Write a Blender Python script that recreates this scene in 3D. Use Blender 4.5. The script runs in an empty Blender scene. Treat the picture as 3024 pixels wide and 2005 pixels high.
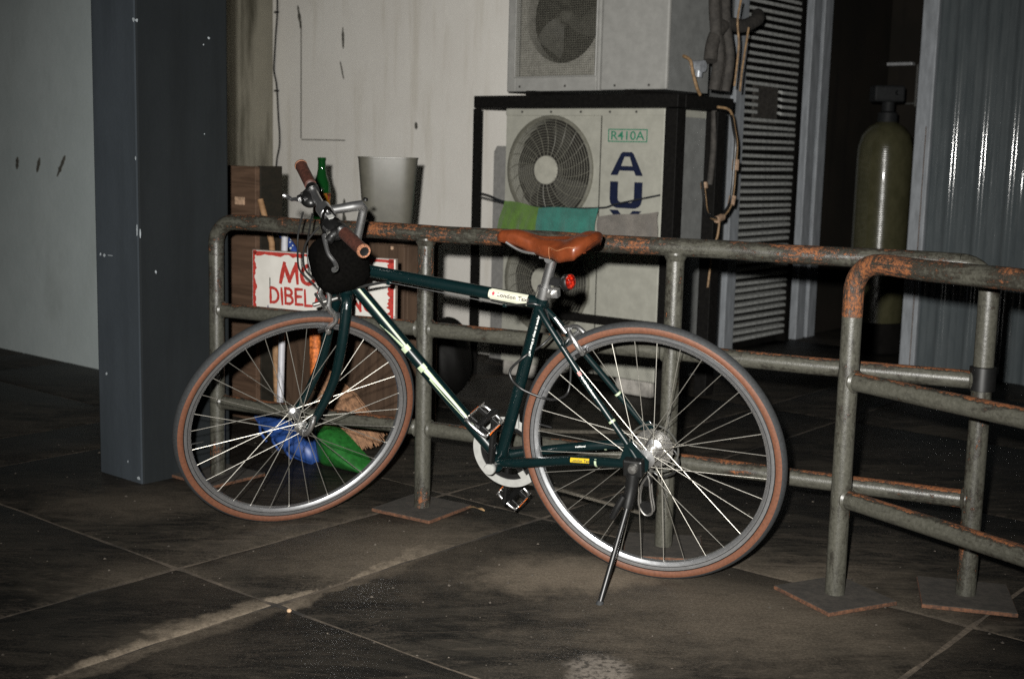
import bpy, math, random
from mathutils import Vector, Matrix
random.seed(7)
PI = math.pi
scene = bpy.context.scene
COL = scene.collection

# ---------------------------------------------------------------- camera
CAM_H, PITCH, ROLL = 1.0623, 0.1442, 0.0253
cam_data = bpy.data.cameras.new('camera')
cam = bpy.data.objects.new('camera', cam_data)
COL.objects.link(cam)
cam_data.sensor_width = 36.0
cam_data.lens = 44.91
cam_data.clip_start = 0.05
cam_data.clip_end = 300
cam_data.dof.use_dof = True
cam_data.dof.focus_distance = 3.25
cam_data.dof.aperture_fstop = 5.0
_f = Vector((0, math.cos(PITCH), -math.sin(PITCH)))
_u = Vector((0, math.sin(PITCH), math.cos(PITCH)))
_r = Vector((1, 0, 0))
_R = _r * math.cos(ROLL) + _u * math.sin(ROLL)
_U = -_r * math.sin(ROLL) + _u * math.cos(ROLL)
m = Matrix((( _R.x, _U.x, -_f.x, 0), (_R.y, _U.y, -_f.y, 0), (_R.z, _U.z, -_f.z, CAM_H), (0, 0, 0, 1)))
cam.matrix_world = m
scene.camera = cam

# ---------------------------------------------------------------- night sky
world = bpy.data.worlds.new('World')
scene.world = world
world.use_nodes = True
wn = world.node_tree
bg = wn.nodes['Background']
sky = wn.nodes.new('ShaderNodeTexSky')
sky.sky_type = 'NISHITA'
sky.sun_disc = False
sky.sun_elevation = math.radians(-4.0)
sky.sun_rotation = math.radians(200)
wn.links.new(sky.outputs[0], bg.inputs[0])
bg.inputs[1].default_value = 0.14

# the hand-held flash gun beside the lens: the light this night picture was taken with
fl = bpy.data.lights.new('flash_gun', 'SPOT')
fl.energy = 1190
fl.color = (1.0, 0.98, 0.93)
fl.shadow_soft_size = 0.018
fl.spot_size = math.radians(66)
fl.spot_blend = 1.0
flo = bpy.data.objects.new('flash_gun', fl)
COL.objects.link(flo)
flo.location = (-0.07, -0.02, CAM_H + 0.085)
flo.rotation_euler = Vector((0.10, 3.2, -0.46)).to_track_quat('-Z', 'Y').to_euler()

vs = scene.view_settings
vs.view_transform = 'Standard'
vs.look = 'None'
vs.exposure = 0.0
vs.gamma = 1.0
vs.use_curve_mapping = False
try:
    scene.cycles.use_denoising = False
    scene.cycles.max_bounces = 6
    scene.cycles.caustics_reflective = False
    scene.cycles.caustics_refractive = False
    scene.cycles.sample_clamp_indirect = 4.0
except Exception:
    pass

# ---------------------------------------------------------------- axes of the place
TA = 0.6868                      # walls, slabs and machines share this direction
FA = 0.4438                      # the railing runs at its own angle
D1 = Vector((math.cos(TA), -math.sin(TA), 0))
D2 = Vector((math.sin(TA), math.cos(TA), 0))
def W(a, b, z=0.0):
    return D1 * a + D2 * b + Vector((0, 0, z))

# ---------------------------------------------------------------- object helpers
def tag(o, label=None, cat=None, group=None, kind=None):
    if label: o['label'] = label
    if cat: o['category'] = cat
    if group: o['group'] = group
    if kind: o['kind'] = kind
    return o
def empty(name, loc=(0, 0, 0), rz=0.0):
    o = bpy.data.objects.new(name, None)
    o.empty_display_size = 0.05
    o.location = loc
    o.rotation_euler = (0, 0, rz)
    COL.objects.link(o)
    return o
def link(name, me, parent=None, loc=None, rot=None):
    o = bpy.data.objects.new(name, me)
    COL.objects.link(o)
    if parent is not None: o.parent = parent
    if loc is not None: o.location = loc
    if rot is not None: o.rotation_euler = rot
    return o

class MB:
    """collects shapes for ONE mesh"""
    def __init__(s): s.v = []; s.f = []
    def add(s, vs, fs):
        n = len(s.v); s.v += [tuple(p) for p in vs]; s.f += [tuple(i + n for i in f) for f in fs]; return s
    def box(s, x0, x1, y0, y1, z0, z1, M=None):
        vs = [Vector(p) for p in ((x0,y0,z0),(x1,y0,z0),(x1,y1,z0),(x0,y1,z0),(x0,y0,z1),(x1,y0,z1),(x1,y1,z1),(x0,y1,z1))]
        if M is not None: vs = [M @ p for p in vs]
        return s.add(vs, [(0,3,2,1),(4,5,6,7),(0,1,5,4),(1,2,6,5),(2,3,7,6),(3,0,4,7)])
    def bar(s, p0, p1, w, h, up=(0,0,1)):
        p0, p1 = Vector(p0), Vector(p1); d = (p1 - p0); L = d.length; d.normalize()
        sd = d.cross(Vector(up))
        if sd.length < 1e-4: sd = d.cross(Vector((1,0,0)))
        sd.normalize(); u = sd.cross(d)
        vs = []
        for q in (p0, p1):
            for a, b in ((-1,-1),(1,-1),(1,1),(-1,1)): vs.append(q + sd*(a*w/2) + u*(b*h/2))
        return s.add(vs, [(0,1,2,3),(7,6,5,4),(0,4,5,1),(1,5,6,2),(2,6,7,3),(3,7,4,0)])
    def tube(s, pts, r, seg=12, caps=True, closed=False):
        pts = [Vector(p) for p in pts]; n = len(pts)
        rs = r if isinstance(r, (list, tuple)) else [r]*n
        ref = None; rings = []
        for i, p in enumerate(pts):
            if closed: d = pts[(i+1) % n] - pts[i-1]
            else: d = pts[min(i+1, n-1)] - pts[max(i-1, 0)]
            d.normalize()
            if ref is None:
                ref = d.cross(Vector((0,0,1)))
                if ref.length < 1e-3: ref = d.cross(Vector((0,1,0)))
            ref = ref - d * ref.dot(d); ref.normalize()
            b = d.cross(ref)
            rings.append([p + (ref*math.cos(2*PI*k/seg) + b*math.sin(2*PI*k/seg))*rs[i] for k in range(seg)])
        vs = [q for R in rings for q in R]; fs = []
        for i in range(n if closed else n-1):
            j = (i+1) % n
            for k in range(seg):
                k2 = (k+1) % seg
                fs.append((i*seg+k, i*seg+k2, j*seg+k2, j*seg+k))
        if caps and not closed:
            fs.append(tuple(range(seg))[::-1]); fs.append(tuple((n-1)*seg+k for k in range(seg)))
        return s.add(vs, fs)
    def lathe(s, prof, c=(0,0,0), ax=(0,0,1), seg=32, arc=None):
        """prof: list of (radius, height along ax)"""
        ax = Vector(ax).normalized(); a = ax.cross(Vector((0.3,0.2,1)) if abs(ax.z) < .9 else Vector((1,0,0))); a.normalize(); b = ax.cross(a); c = Vector(c)
        vs = []; n = len(prof)
        for k in range(seg):
            t = 2*PI*k/seg
            e = a*math.cos(t) + b*math.sin(t)
            for r, h in prof: vs.append(c + e*r + ax*h)
        fs = []
        for k in range(seg):
            k2 = (k+1) % seg
            for i in range(n-1): fs.append((k*n+i, k2*n+i, k2*n+i+1, k*n+i+1))
        return s.add(vs, fs)
    def ellipsoid(s, c, rx, ry, rz, seg=20, rings=12):
        vs = []; fs = []; c = Vector(c)
        for i in range(rings+1):
            th = PI*i/rings
            for k in range(seg):
                ph = 2*PI*k/seg
                vs.append(c + Vector((rx*math.sin(th)*math.cos(ph), ry*math.sin(th)*math.sin(ph), rz*math.cos(th))))
        for i in range(rings):
            for k in range(seg):
                k2 = (k+1) % seg
                fs.append((i*seg+k, (i+1)*seg+k, (i+1)*seg+k2, i*seg+k2))
        return s.add(vs, fs)
    def mesh(s, name, mat, smooth=35):
        me = bpy.data.meshes.new(name)
        me.from_pydata([tuple(p) for p in s.v], [], s.f)
        me.validate(); me.update()
        if mat: me.materials.append(mat)
        if smooth:
            me.polygons.foreach_set('use_smooth', [True]*len(me.polygons))
            me.set_sharp_from_angle(angle=math.radians(smooth))
        return me
    def build(s, name, mat, parent=None, smooth=35, bevel=0, seg=2, loc=None, rot=None):
        o = link(name, s.mesh(name, mat, smooth), parent, loc, rot)
        if bevel:
            b = o.modifiers.new('bevel', 'BEVEL'); b.width = bevel; b.segments = seg; b.limit_method = 'ANGLE'; b.angle_limit = math.radians(40)
        return o

def smooth_path(pts, n=8):
    """Catmull-Rom through the points"""
    P = [Vector(p) for p in pts]; out = []
    for i in range(len(P)-1):
        a = P[max(i-1,0)]; b = P[i]; c = P[i+1]; d = P[min(i+2,len(P)-1)]
        for k in range(n):
            t = k/n
            out.append(0.5*((2*b) + (c-a)*t + (2*a-5*b+4*c-d)*t*t + (3*b-a-3*c+d)*t**3))
    out.append(P[-1]); return out

# ---------------------------------------------------------------- materials
class NT:
    def __init__(s, name):
        s.m = bpy.data.materials.new(name); s.m.use_nodes = True
        s.t = s.m.node_tree; s.b = s.t.nodes['Principled BSDF']
    def n(s, typ, ins=None, **kw):
        nd = s.t.nodes.new('ShaderNode'+typ)
        for k, v in kw.items(): setattr(nd, k, v)
        for k, v in (ins or {}).items(): s.put(nd.inputs[k], v)
        return nd
    def put(s, sock, v):
        if isinstance(v, bpy.types.NodeSocket): s.t.links.new(v, sock)
        else:
            if sock.type == 'RGBA' and len(v) == 3: v = (*v, 1)
            sock.default_value = v
    def mix(s, fac, a, b):
        nd = s.n('Mix', data_type='RGBA')
        s.put(nd.inputs[0], fac); s.put(nd.inputs[6], a); s.put(nd.inputs[7], b); return nd.outputs[2]
    def math(s, op, a, b=0.0, clamp=False):
        nd = s.n('Math', operation=op); nd.use_clamp = clamp
        s.put(nd.inputs[0], a); s.put(nd.inputs[1], b); return nd.outputs[0]
    def noise(s, vec, scale, detail=4, rough=.55, dist=0):
        nd = s.n('TexNoise', {'Scale': scale, 'Detail': detail, 'Roughness': rough, 'Distortion': dist})
        if vec is not None: s.put(nd.inputs['Vector'], vec)
        return nd.outputs[0]
    def ramp(s, v, lo, hi):
        nd = s.n('MapRange'); nd.interpolation_type = 'SMOOTHSTEP'
        s.put(nd.inputs[0], v); nd.inputs[1].default_value = lo; nd.inputs[2].default_value = hi; return nd.outputs[0]
    def coords(s, kind='Object', scale=(1,1,1), rz=0.0, loc=(0,0,0)):
        if kind == 'World': src = s.n('NewGeometry').outputs['Position']
        else: src = s.n('TexCoord').outputs[kind]
        mp = s.n('Mapping'); s.put(mp.inputs[0], src); mp.inputs[1].default_value = loc; mp.inputs[2].default_value = (0,0,rz); mp.inputs[3].default_value = scale
        return mp.outputs[0]
    def bump(s, h, strength=.3, dist=.002):
        nd = s.n('Bump', {'Strength': strength, 'Distance': dist, 'Height': h}); s.put(s.b.inputs['Normal'], nd.outputs[0])
    def set(s, **kw):
        for k, v in kw.items(): s.put(s.b.inputs[k.replace('_',' ')], v)
        return s

def plain(name, col, rough=.5, metal=0.0, var=.12, vscale=60, bump=0.0, bscale=200, coat=0.0, spec=.5, kind='Object', vec_scale=(1,1,1)):
    t = NT(name); c = t.coords(kind, vec_scale)
    v = t.noise(c, vscale, 5, .65)
    dark = tuple(x*(1-var*2.2) for x in col); lite = tuple(min(1, x*(1+var*2.2)) for x in col)
    t.set(Base_Color=t.mix(t.ramp(v, .25, .75), dark, lite), Metallic=metal, Specular_IOR_Level=spec)
    rv = t.noise(c, vscale*.6, 4, .6)
    t.set(Roughness=t.math('ADD', t.math('MULTIPLY', rv, .25*rough), rough*.88))
    if coat: t.set(Coat_Weight=coat, Coat_Roughness=.08)
    if bump: t.bump(t.noise(c, bscale, 4, .6), bump, .001)
    return t.m

M = {}
def make_materials():
    # painted bicycle tubing and its trim
    M['green'] = plain('bottle_green_paint', (.0012,.0075,.0082), .34, 0, .06, 40, coat=.25, spec=.35)
    M['silver'] = plain('polished_alloy', (.78,.78,.78), .33, .98, .05, 50)
    M['steel'] = plain('brushed_steel', (.44,.43,.41), .36, .95, .08, 90)
    M['rim'] = plain('rim_alloy', (.60,.61,.63), .33, .93, .05, 120)
    M['chain'] = plain('oily_chain', (.16,.145,.12), .42, .85, .15, 120)
    M['spoke'] = plain('spoke_steel', (.50,.48,.43), .40, .85, .03, 50)
    M['tread'] = plain('tread_rubber', (.018,.0195,.021), .75, 0, .15, 160, .5, 500)
    M['gum'] = plain('gum_sidewall', (.112,.042,.021), .65, 0, .10, 140, .2, 700)
    M['leather'] = plain('saddle_leather', (.118,.026,.0075), .42, 0, .10, 45, .25, 500, coat=.12)
    M['seam'] = plain('saddle_stitching', (.22,.085,.035), .6, 0, .1, 200)
    M['grip'] = plain('grip_leather', (.050,.017,.011), .58, 0, .2, 120, .4, 500)
    M['gripend'] = plain('grip_end_leather', (.22,.095,.05), .7, 0, .4, 320, .5, 500)
    M['black'] = plain('black_plastic', (.006,.006,.006), .40, 0, .1, 80)
    M['blackcloth'] = plain('black_cloth', (.0022,.0020,.0018), .95, 0, .2, 130, .5, 900, spec=.03)
    M['cable'] = plain('cable_sleeve', (.012,.012,.012), .4, 0, .05, 50)
    M['lime'] = plain('pale_green_stripe', (.36,.43,.29), .5, 0, .04, 60)
    M['cream'] = plain('cream_sticker', (.46,.46,.37), .5, 0, .03, 60)
    M['yellow'] = plain('yellow_sticker', (.52,.36,.015), .5, 0, .03, 60)
    M['ink'] = plain('grey_ink', (.05,.035,.035), .6, 0, .05, 60)
    M['inkblack'] = plain('black_ink', (.02,.02,.02), .6, 0, .05, 60)
    M['whiteink'] = plain('white_ink', (.62,.64,.62), .6, 0, .05, 60)
    M['redink'] = plain('red_ink', (.45,.03,.05), .6, 0, .05, 60)
    M['pinkink'] = plain('pink_ink', (.40,.19,.18), .6, 0, .05, 60)
    M['guard'] = plain('pale_grey_plastic', (.30,.30,.285), .5, 0, .05, 60)
    M['hubclear'] = plain('smoky_plastic', (.06,.06,.055), .25, 0, .1, 60)
    t = NT('red_lens'); c = t.coords(); v = t.n('TexVoronoi', {'Vector': c, 'Scale': 140}).outputs[0]
    t.set(Base_Color=t.mix(t.ramp(v, 0, .8), (.45,.022,.008), (.10,.003,.002)), Roughness=.12, Coat_Weight=1.0); t.bump(v, .9, .002); M['redlens'] = t.m
    M['orangelens'] = plain('orange_lens', (.75,.13,.01), .2, 0, .3, 160, coat=1)
    # railing: grey-green paint flaking to rust, worst on the upper sides where hands and rain wear it
    def rusty(name, lo, hi, top, axis):
        t = NT(name)
        sc = (9,46,46) if axis == 'x' else (46,46,9)
        c = t.coords('World'); so = t.coords('Object', sc)
        stre = t.noise(so, 1.0, 7, .72, .4); fine = t.noise(c, 75, 7, .78); big = t.noise(c, 5.0, 4, .55)
        nz = t.n('SeparateXYZ'); t.put(nz.inputs[0], t.n('NewGeometry').outputs['Normal'])
        up = t.ramp(nz.outputs[2], .55, .98)
        msk = t.math('ADD', t.math('ADD', t.math('MULTIPLY', big, .38), t.math('MULTIPLY', fine, .27)), t.math('MULTIPLY', stre, .35))
        msk = t.math('ADD', msk, t.math('MULTIPLY', up, top))
        rm = t.ramp(msk, lo, hi); ed = t.math('MULTIPLY', t.ramp(msk, lo-.07, lo), .75)
        paint = t.mix(t.ramp(t.noise(c, 110, 6, .75), .3, .7), (.044,.043,.034), (.074,.072,.059))
        paint = t.mix(t.math('MULTIPLY', t.ramp(t.noise(so, 1.7, 6, .7), .50, .68), .6), paint, (.026,.025,.021))
        paint = t.mix(ed, paint, (.012,.010,.008))
        rust = t.mix(t.ramp(t.noise(c, 150, 6, .8), .34, .62), (.030,.014,.008), (.20,.068,.020))
        rust = t.mix(t.ramp(t.noise(so, 2.6, 5, .7), .50, .62), rust, (.013,.010,.008))
        t.set(Base_Color=t.mix(rm, paint, rust), Roughness=t.math('ADD', t.math('MULTIPLY', rm, .45), t.math('ADD', .27, t.math('MULTIPLY', fine, .14))), Specular_IOR_Level=.45)
        t.bump(t.math('ADD', t.math('MULTIPLY', rm, .5), t.math('MULTIPLY', fine, .5)), .5, .003)
        return t.m
    M['pipe'] = rusty('flaking_grey_paint', .590, .635, .135, 'x')
    M['pipetop'] = rusty('worn_rusty_paint', .522, .575, .035, 'x')
    M['pipeelbow'] = rusty('rusted_through_elbow', .445, .525, .02, 'z')
    M['pipepost'] = rusty('chipped_grey_paint', .565, .605, .0, 'z')
    t = NT('rust_edge'); c = t.coords('World'); t.set(Base_Color=t.mix(t.ramp(t.noise(c, 80, 5, .7), .3, .7), (.035,.017,.010), (.13,.055,.026)), Roughness=.85); t.bump(t.noise(c, 200, 4), .5, .002); M['rustedge'] = t.m
    t = NT('dusty_plate'); c = t.coords('World'); t.set(Base_Color=t.mix(t.ramp(t.noise(c, 40, 6, .7), .3, .7), (.024,.021,.0175), (.052,.044,.036)), Roughness=.9); t.bump(t.noise(c, 160, 4), .3, .002); M['plate'] = t.m

    # paving: near-black slabs, scuffed, with sandy dust in the joints and trodden over some of them
    t = NT('charcoal_slab')
    c = t.coords('World'); rc = t.coords('World', rz=TA)          # rotated so x runs along the slabs
    sx = t.n('SeparateXYZ'); t.put(sx.inputs[0], rc); a, b = sx.outputs[0], sx.outputs[1]
    st = t.noise(t.coords('World', (1.3,4.6,2), rz=.22), 2.0, 8, .70, 1.4)
    st2 = t.noise(t.coords('World', (3.0,11,2), rz=-.25), 2.0, 8, .74, 1.6)
    fn = t.noise(c, 140, 6, .75); md = t.noise(c, 3.1, 6, .62, .6)
    base = t.mix(t.ramp(st, .40, .62), (.0055,.0054,.0048), (.0265,.0232,.0185))
    base = t.mix(t.math('MULTIPLY', t.ramp(st2, .50, .64), .60), base, (.056,.046,.036))
    base = t.mix(t.math('MULTIPLY', t.math('MULTIPLY', t.ramp(fn, .45, .66), t.ramp(md, .30, .62)), .65), base, (.058,.048,.038))
    # a swept streak of dust beside the joint
    w1 = t.noise(t.coords('World', rz=TA), 2.4, 5, .6)
    w2 = t.noise(c, 22, 5, .65)
    da = t.math('ABSOLUTE', t.math('SUBTRACT', t.math('ADD', a, t.math('ADD', t.math('MULTIPLY', t.math('SUBTRACT', w1, .5), .26), t.math('MULTIPLY', t.math('SUBTRACT', w2, .5), .07))), -2.255))
    wid = t.math('ADD', t.math('MULTIPLY', t.noise(rc, 2.6, 3, .5), .26), -.085)
    strip = t.math('SUBTRACT', 1.0, t.ramp(t.math('DIVIDE', da, t.math('MAXIMUM', wid, .006)), .45, 1.25))
    inb = t.math('MULTIPLY', t.ramp(b, 1.1, 1.45), t.math('SUBTRACT', 1.0, t.ramp(b, 2.25, 2.75)))
    strip = t.math('MULTIPLY', t.math('MULTIPLY', strip, inb), t.math('ADD', .45, t.math('MULTIPLY', t.ramp(w2, .3, .6), .45)))
    def blob(x, y, r0, r1, amt, sc=6.0, sy=1.0):
        p = t.n('Mapping'); t.put(p.inputs[0], t.n('NewGeometry').outputs['Position']); p.inputs[1].default_value = (-x, -y*sy, 0); p.inputs[3].default_value = (1, sy, 1)
        ln = t.n('VectorMath', operation='LENGTH'); t.put(ln.inputs[0], p.outputs[0])
        d = t.math('ADD', ln.outputs['Value'], t.math('MULTIPLY', t.math('SUBTRACT', t.noise(c, sc, 6, .7), .5), r1*1.3))
        return t.math('MULTIPLY', t.math('SUBTRACT', 1.0, t.ramp(d, r0, r1)), amt)
    d1_ = blob(.16, 3.16, .06, .42, 1.0, 9, 1.8); d2_ = blob(-.35, 3.35, .05, .62, .42, 8, 1.3); d3_ = blob(.42, 4.35, .06, .22, .85, 14, .9)
    d4_ = blob(-1.15, 3.72, .06, .34, .30, 9, 1.3); d6_ = t.math('MAXIMUM', blob(-.72, 2.62, .02, .22, .22, 12, 1.0), t.math('MAXIMUM', blob(.60, 2.95, .05, .75, .42, 6, 1.3), blob(-.9, 3.05, .03, .35, .22, 8, 1.2)))
    dust = t.math('MAXIMUM', strip, t.math('MAXIMUM', d1_, t.math('MAXIMUM', d2_, t.math('MAXIMUM', d3_, t.math('MAXIMUM', d4_, d6_)))))
    dcol = t.mix(t.ramp(fn, .3, .7), (.125,.100,.073), (.225,.185,.140))
    col = t.mix(dust, base, dcol)
    fk = blob(.20, 2.545, .040, .085, .6, 9, .70)
    col = t.mix(fk, col, t.mix(t.ramp(t.noise(c, 60, 5, .7), .4, .55), (.05,.045,.04), (.20,.175,.15)))
    t.set(Base_Color=col, Roughness=t.math('ADD', .58, t.math('MULTIPLY', dust, .35)), Specular_IOR_Level=.22)
    t.bump(t.math('ADD', t.math('MULTIPLY', st2, .6), t.math('MULTIPLY', fn, .4)), .35, .004); M['slab'] = t.m
    t = NT('joint_sand'); c = t.coords('World'); jc = t.mix(t.ramp(t.noise(c, 60, 6, .7), .3, .7), (.060,.046,.033), (.150,.118,.086)); t.set(Base_Color=t.mix(t.ramp(t.noise(c, 1.6, 5, .7), .34, .54), (.012,.010,.008), jc), Roughness=.95); t.bump(t.noise(c, 180, 4), .5, .003); M['sand'] = t.m

    # walls
    def wall(name, a, b_, stain, amt, lo=.52, hi=.72, vert=(5,5,.55)):
        t = NT(name); c = t.coords('World')
        base = t.mix(t.ramp(t.noise(c, 2.2, 5, .6), .3, .7), a, b_)
        base = t.mix(t.math('MULTIPLY', t.ramp(t.noise(c, 130, 5, .75), .3, .8), .25), base, tuple(x*.72 for x in a))
        run = t.ramp(t.noise(t.coords('World', vert), 1.7, 6, .62), lo, hi)
        base = t.mix(t.math('MULTIPLY', run, amt), base, stain)
        t.set(Base_Color=base, Roughness=.85, Specular_IOR_Level=.25)
        t.bump(t.math('ADD', t.noise(c, 28, 5, .6), t.math('MULTIPLY', t.noise(c, 160, 4), .4)), .25, .004); return t.m
    M['wall'] = wall('pale_plaster', (.82,.785,.73), (.88,.85,.795), (.55,.50,.41), .40)
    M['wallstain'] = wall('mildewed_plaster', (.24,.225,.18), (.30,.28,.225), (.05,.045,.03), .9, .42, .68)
    M['wallleft'] = wall('grey_render', (.50,.56,.56), (.58,.64,.64), (.30,.33,.31), .45, .48, .85, (2.2,2.2,.9))
    M['walldark'] = wall('dark_wall', (.012,.0105,.008), (.020,.016,.012), (.007,.006,.005), .6)  # near-black tone for the walls of the opening
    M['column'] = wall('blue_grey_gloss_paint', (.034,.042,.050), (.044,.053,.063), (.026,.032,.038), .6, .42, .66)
    M['columndark'] = wall('dark_column_face', (.0085,.0108,.0125), (.0125,.0152,.0168), (.006,.0075,.0085), .6, .42, .66)  # much darker tone for the column's right-hand face only
    M['sidewall'] = wall('grey_painted_wall', (.16,.165,.165), (.21,.215,.215), (.08,.08,.078), .5)
    M['chip'] = plain('bare_plaster_chip', (.30,.33,.35), .9, 0, .15, 120)
    M['smudge'] = plain('dark_scrape', (.10,.095,.08), .9, 0, .3, 160)
    M['jamb'] = plain('grey_steel_jamb', (.30,.32,.345), .55, .0, .12, 30, .2, 90, vec_scale=(1,1,.2))
    M['slat'] = plain('dull_louvre_metal', (.46,.47,.455), .5, .0, .2, 60, .2, 120)
    M['void'] = plain('dark_cavity', (.006,.0055,.005), .9, 0, .2, 10, spec=.1)
    t = NT('galvanised_sheet'); c = t.coords('World', (8,8,1.2)); v = t.noise(c, 3, 6, .7); v2 = t.noise(t.coords('World'), 90, 5, .7)
    t.set(Base_Color=t.mix(t.ramp(v, .3, .7), (.082,.097,.104), (.115,.131,.138)), Metallic=.0, Roughness=t.math('ADD', .06, t.math('MULTIPLY', v2, .07)), Specular_IOR_Level=.5); t.bump(v2, .12, .001); M['sheet'] = t.m
    M['rustline'] = plain('rusty_trim', (.12,.075,.05), .8, 0, .3, 90)
    t = NT('resin_tank'); c = t.coords('Object', (1,1,.6)); v = t.noise(c, 20, 6, .7)
    w = t.n('TexWave', {'Vector': t.coords('Object'), 'Scale': 26.0, 'Distortion': 2.5, 'Detail': 2.0}, bands_direction='Z').outputs[1]
    t.set(Base_Color=t.mix(t.ramp(v, .3, .7), (.050,.048,.025), (.074,.070,.038)), Roughness=.22, Coat_Weight=.3); t.bump(t.math('ADD', w, v), .22, .002); M['tank'] = t.m
    M['valve'] = plain('valve_plastic', (.016,.017,.018), .6, spec=.2)
    M['framebar'] = plain('bare_frame_metal', (.42,.43,.44), .4, .1)
    M['framedim'] = plain('dull_frame_metal', (.085,.085,.08), .5)
    # machines
    M['ac'] = plain('appliance_enamel', (.41,.405,.352), .34, 0, .05, 16, .06, 120, coat=.15)
    M['ac2'] = plain('appliance_enamel_grey', (.345,.342,.325), .36, 0, .05, 16, .06, 120, coat=.15)
    M['acside'] = plain('zinc_side_panel', (.21,.215,.21), .45, 0, .08, 14, .06, 120)
    M['acguard'] = plain('fan_guard_wire', (.17,.165,.135), .45, 0, .1, 60)
    M['acblade'] = plain('fan_blade_grey', (.07,.067,.058), .55, 0, .1, 30)
    M['acdark'] = plain('fan_cavity', (.018,.016,.013), .85, 0, .2, 20)
    M['achub'] = plain('fan_hub_cap', (.43,.42,.36), .5, 0, .05, 40)
    M['acmesh'] = plain('mesh_panel_grey', (.30,.29,.26), .6, 0, .1, 40)
    M['navy'] = plain('navy_lettering', (.007,.012,.038), .5, 0, .1, 60)
    M['greenink'] = plain('green_lettering', (.035,.22,.13), .5, 0, .1, 60)
    M['iron'] = plain('black_angle_iron', (.0065,.006,.0055), .65, 0, .2, 60, .2, 120, spec=.15)
    M['lag'] = plain('pipe_lagging', (.05,.045,.04), .8, 0, .2, 40, .5, 60)
    M['pale_lag'] = plain('pale_pipe_tape', (.30,.30,.30), .6, 0, .15, 40, .5, 60)
    M['tan'] = plain('tan_wire', (.26,.165,.085), .6, 0, .2, 60)
    M['tape'] = plain('tan_tape', (.36,.24,.16), .7, 0, .2, 60)
    M['brass'] = plain('valve_cap', (.35,.37,.40), .4, .3)
    M['plinth'] = plain('pale_concrete', (.36,.34,.31), .9, 0, .25, 12, .5, 60)
    M['greyboard'] = plain('grey_board', (.26,.255,.245), .8, 0, .08, 40)
    def cloth(name, col):
        t = NT(name); c = t.coords('Object'); v = t.noise(c, 260, 5, .8); v2 = t.noise(c, 14, 4, .6)
        t.set(Base_Color=t.mix(t.ramp(t.math('ADD', t.math('MULTIPLY', v, .6), t.math('MULTIPLY', v2, .4)), .3, .7), tuple(x*.55 for x in col), tuple(x*1.35 for x in col)), Roughness=.95, Sheen_Weight=.3); t.bump(v, .8, .004); return t.m
    M['towelgreen'] = cloth('green_towelling', (.095,.19,.028))
    M['towelteal'] = cloth('teal_cloth', (.036,.20,.16))
    M['towelgrey'] = cloth('taupe_cloth', (.20,.18,.16))
    M['cord'] = plain('dark_cord', (.014,.017,.022), .7)
    # clutter behind the railing
    def wood(name, a, b_, sc, horiz=True):
        t = NT(name); c = t.coords('Object', (1.2,6,16) if horiz else (16,6,1.2)); v = t.noise(c, sc, 7, .68, .6); v2 = t.noise(t.coords('Object'), 160, 5, .75)
        t.set(Base_Color=t.mix(t.math('ADD', t.math('MULTIPLY', t.ramp(v, .34, .66), .8), t.math('MULTIPLY', v2, .2)), a, b_), Roughness=.7, Specular_IOR_Level=.3); t.bump(v, .3, .002); return t.m
    M['wood'] = wood('brown_veneer', (.050,.029,.018), (.120,.072,.046), 2.0)
    M['wood2'] = wood('dark_brown_panel', (.046,.028,.018), (.085,.053,.034), 2.2, False)
    M['wooddark'] = wood('near_black_wood', (.010,.009,.006), (.018,.014,.009), 3)  # far darker than the front veneer; box side, top and cabinet inner panels
    M['handlewood'] = wood('bare_wood_stick', (.19,.105,.05), (.32,.19,.10), 3)
    M['bin'] = plain('grey_bin_plastic', (.082,.078,.063), .42, 0, .05, 30, .05, 200)
    t = NT('green_glass'); t.set(Base_Color=(.004,.040,.008), Roughness=.08, Coat_Weight=.5, Specular_IOR_Level=.5); M['bottle'] = t.m
    t = NT('bottle_label'); c = t.coords('Object', (1,1,1)); v = t.noise(c, 60, 3, .5); v2 = t.noise(c, 90, 2, .5)
    lc = t.mix(t.ramp(v, .48, .52), (.40,.17,.012), (.02,.013,.008)); t.set(Base_Color=t.mix(t.ramp(v2, .58, .62), lc, (.42,.035,.03)), Roughness=.4); M['blabel'] = t.m
    t = NT('painted_sign_white'); c = t.coords('Object'); v = t.noise(c, 70, 6, .75); v2 = t.noise(c, 9, 5, .6); v3 = t.noise(c, 38, 3, .5)
    lc = t.mix(t.ramp(v2, .3, .7), (.39,.375,.345), (.46,.445,.415)); lc = t.mix(t.math('MULTIPLY', t.ramp(v, .55, .8), .35), lc, (.30,.28,.25)); lc = t.mix(t.ramp(v3, .69, .72), lc, (.13,.13,.16))
    t.set(Base_Color=lc, Roughness=.6); M['signwhite'] = t.m
    M['signred'] = plain('red_sign_paint', (.26,.020,.014), .6, 0, .14, 120)
    M['signedge'] = plain('sign_ply_edge', (.14,.11,.09), .8)
    M['bluepan'] = plain('blue_plastic', (.016,.050,.19), .45, 0, .12, 30, .1, 200)
    M['greenpan'] = plain('green_plastic', (.011,.095,.014), .5, 0, .16, 60, .25, 200)
    M['whitetube'] = plain('white_tube', (.40,.40,.43), .4, 0, .04, 60)
    t = NT('spotted_blue_wrap'); c = t.coords('Object'); v = t.n('TexVoronoi', {'Vector': c, 'Scale': 75}).outputs[0]
    t.set(Base_Color=t.mix(t.ramp(v, .26, .30), (.55,.60,.55), (.018,.045,.20)), Roughness=.45); M['dotblue'] = t.m
    M['orange'] = plain('orange_binding', (.50,.135,.03), .6, 0, .35, 90)
    M['straw'] = plain('broom_fibre', (.20,.105,.055), .8, 0, .3, 60)
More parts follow.
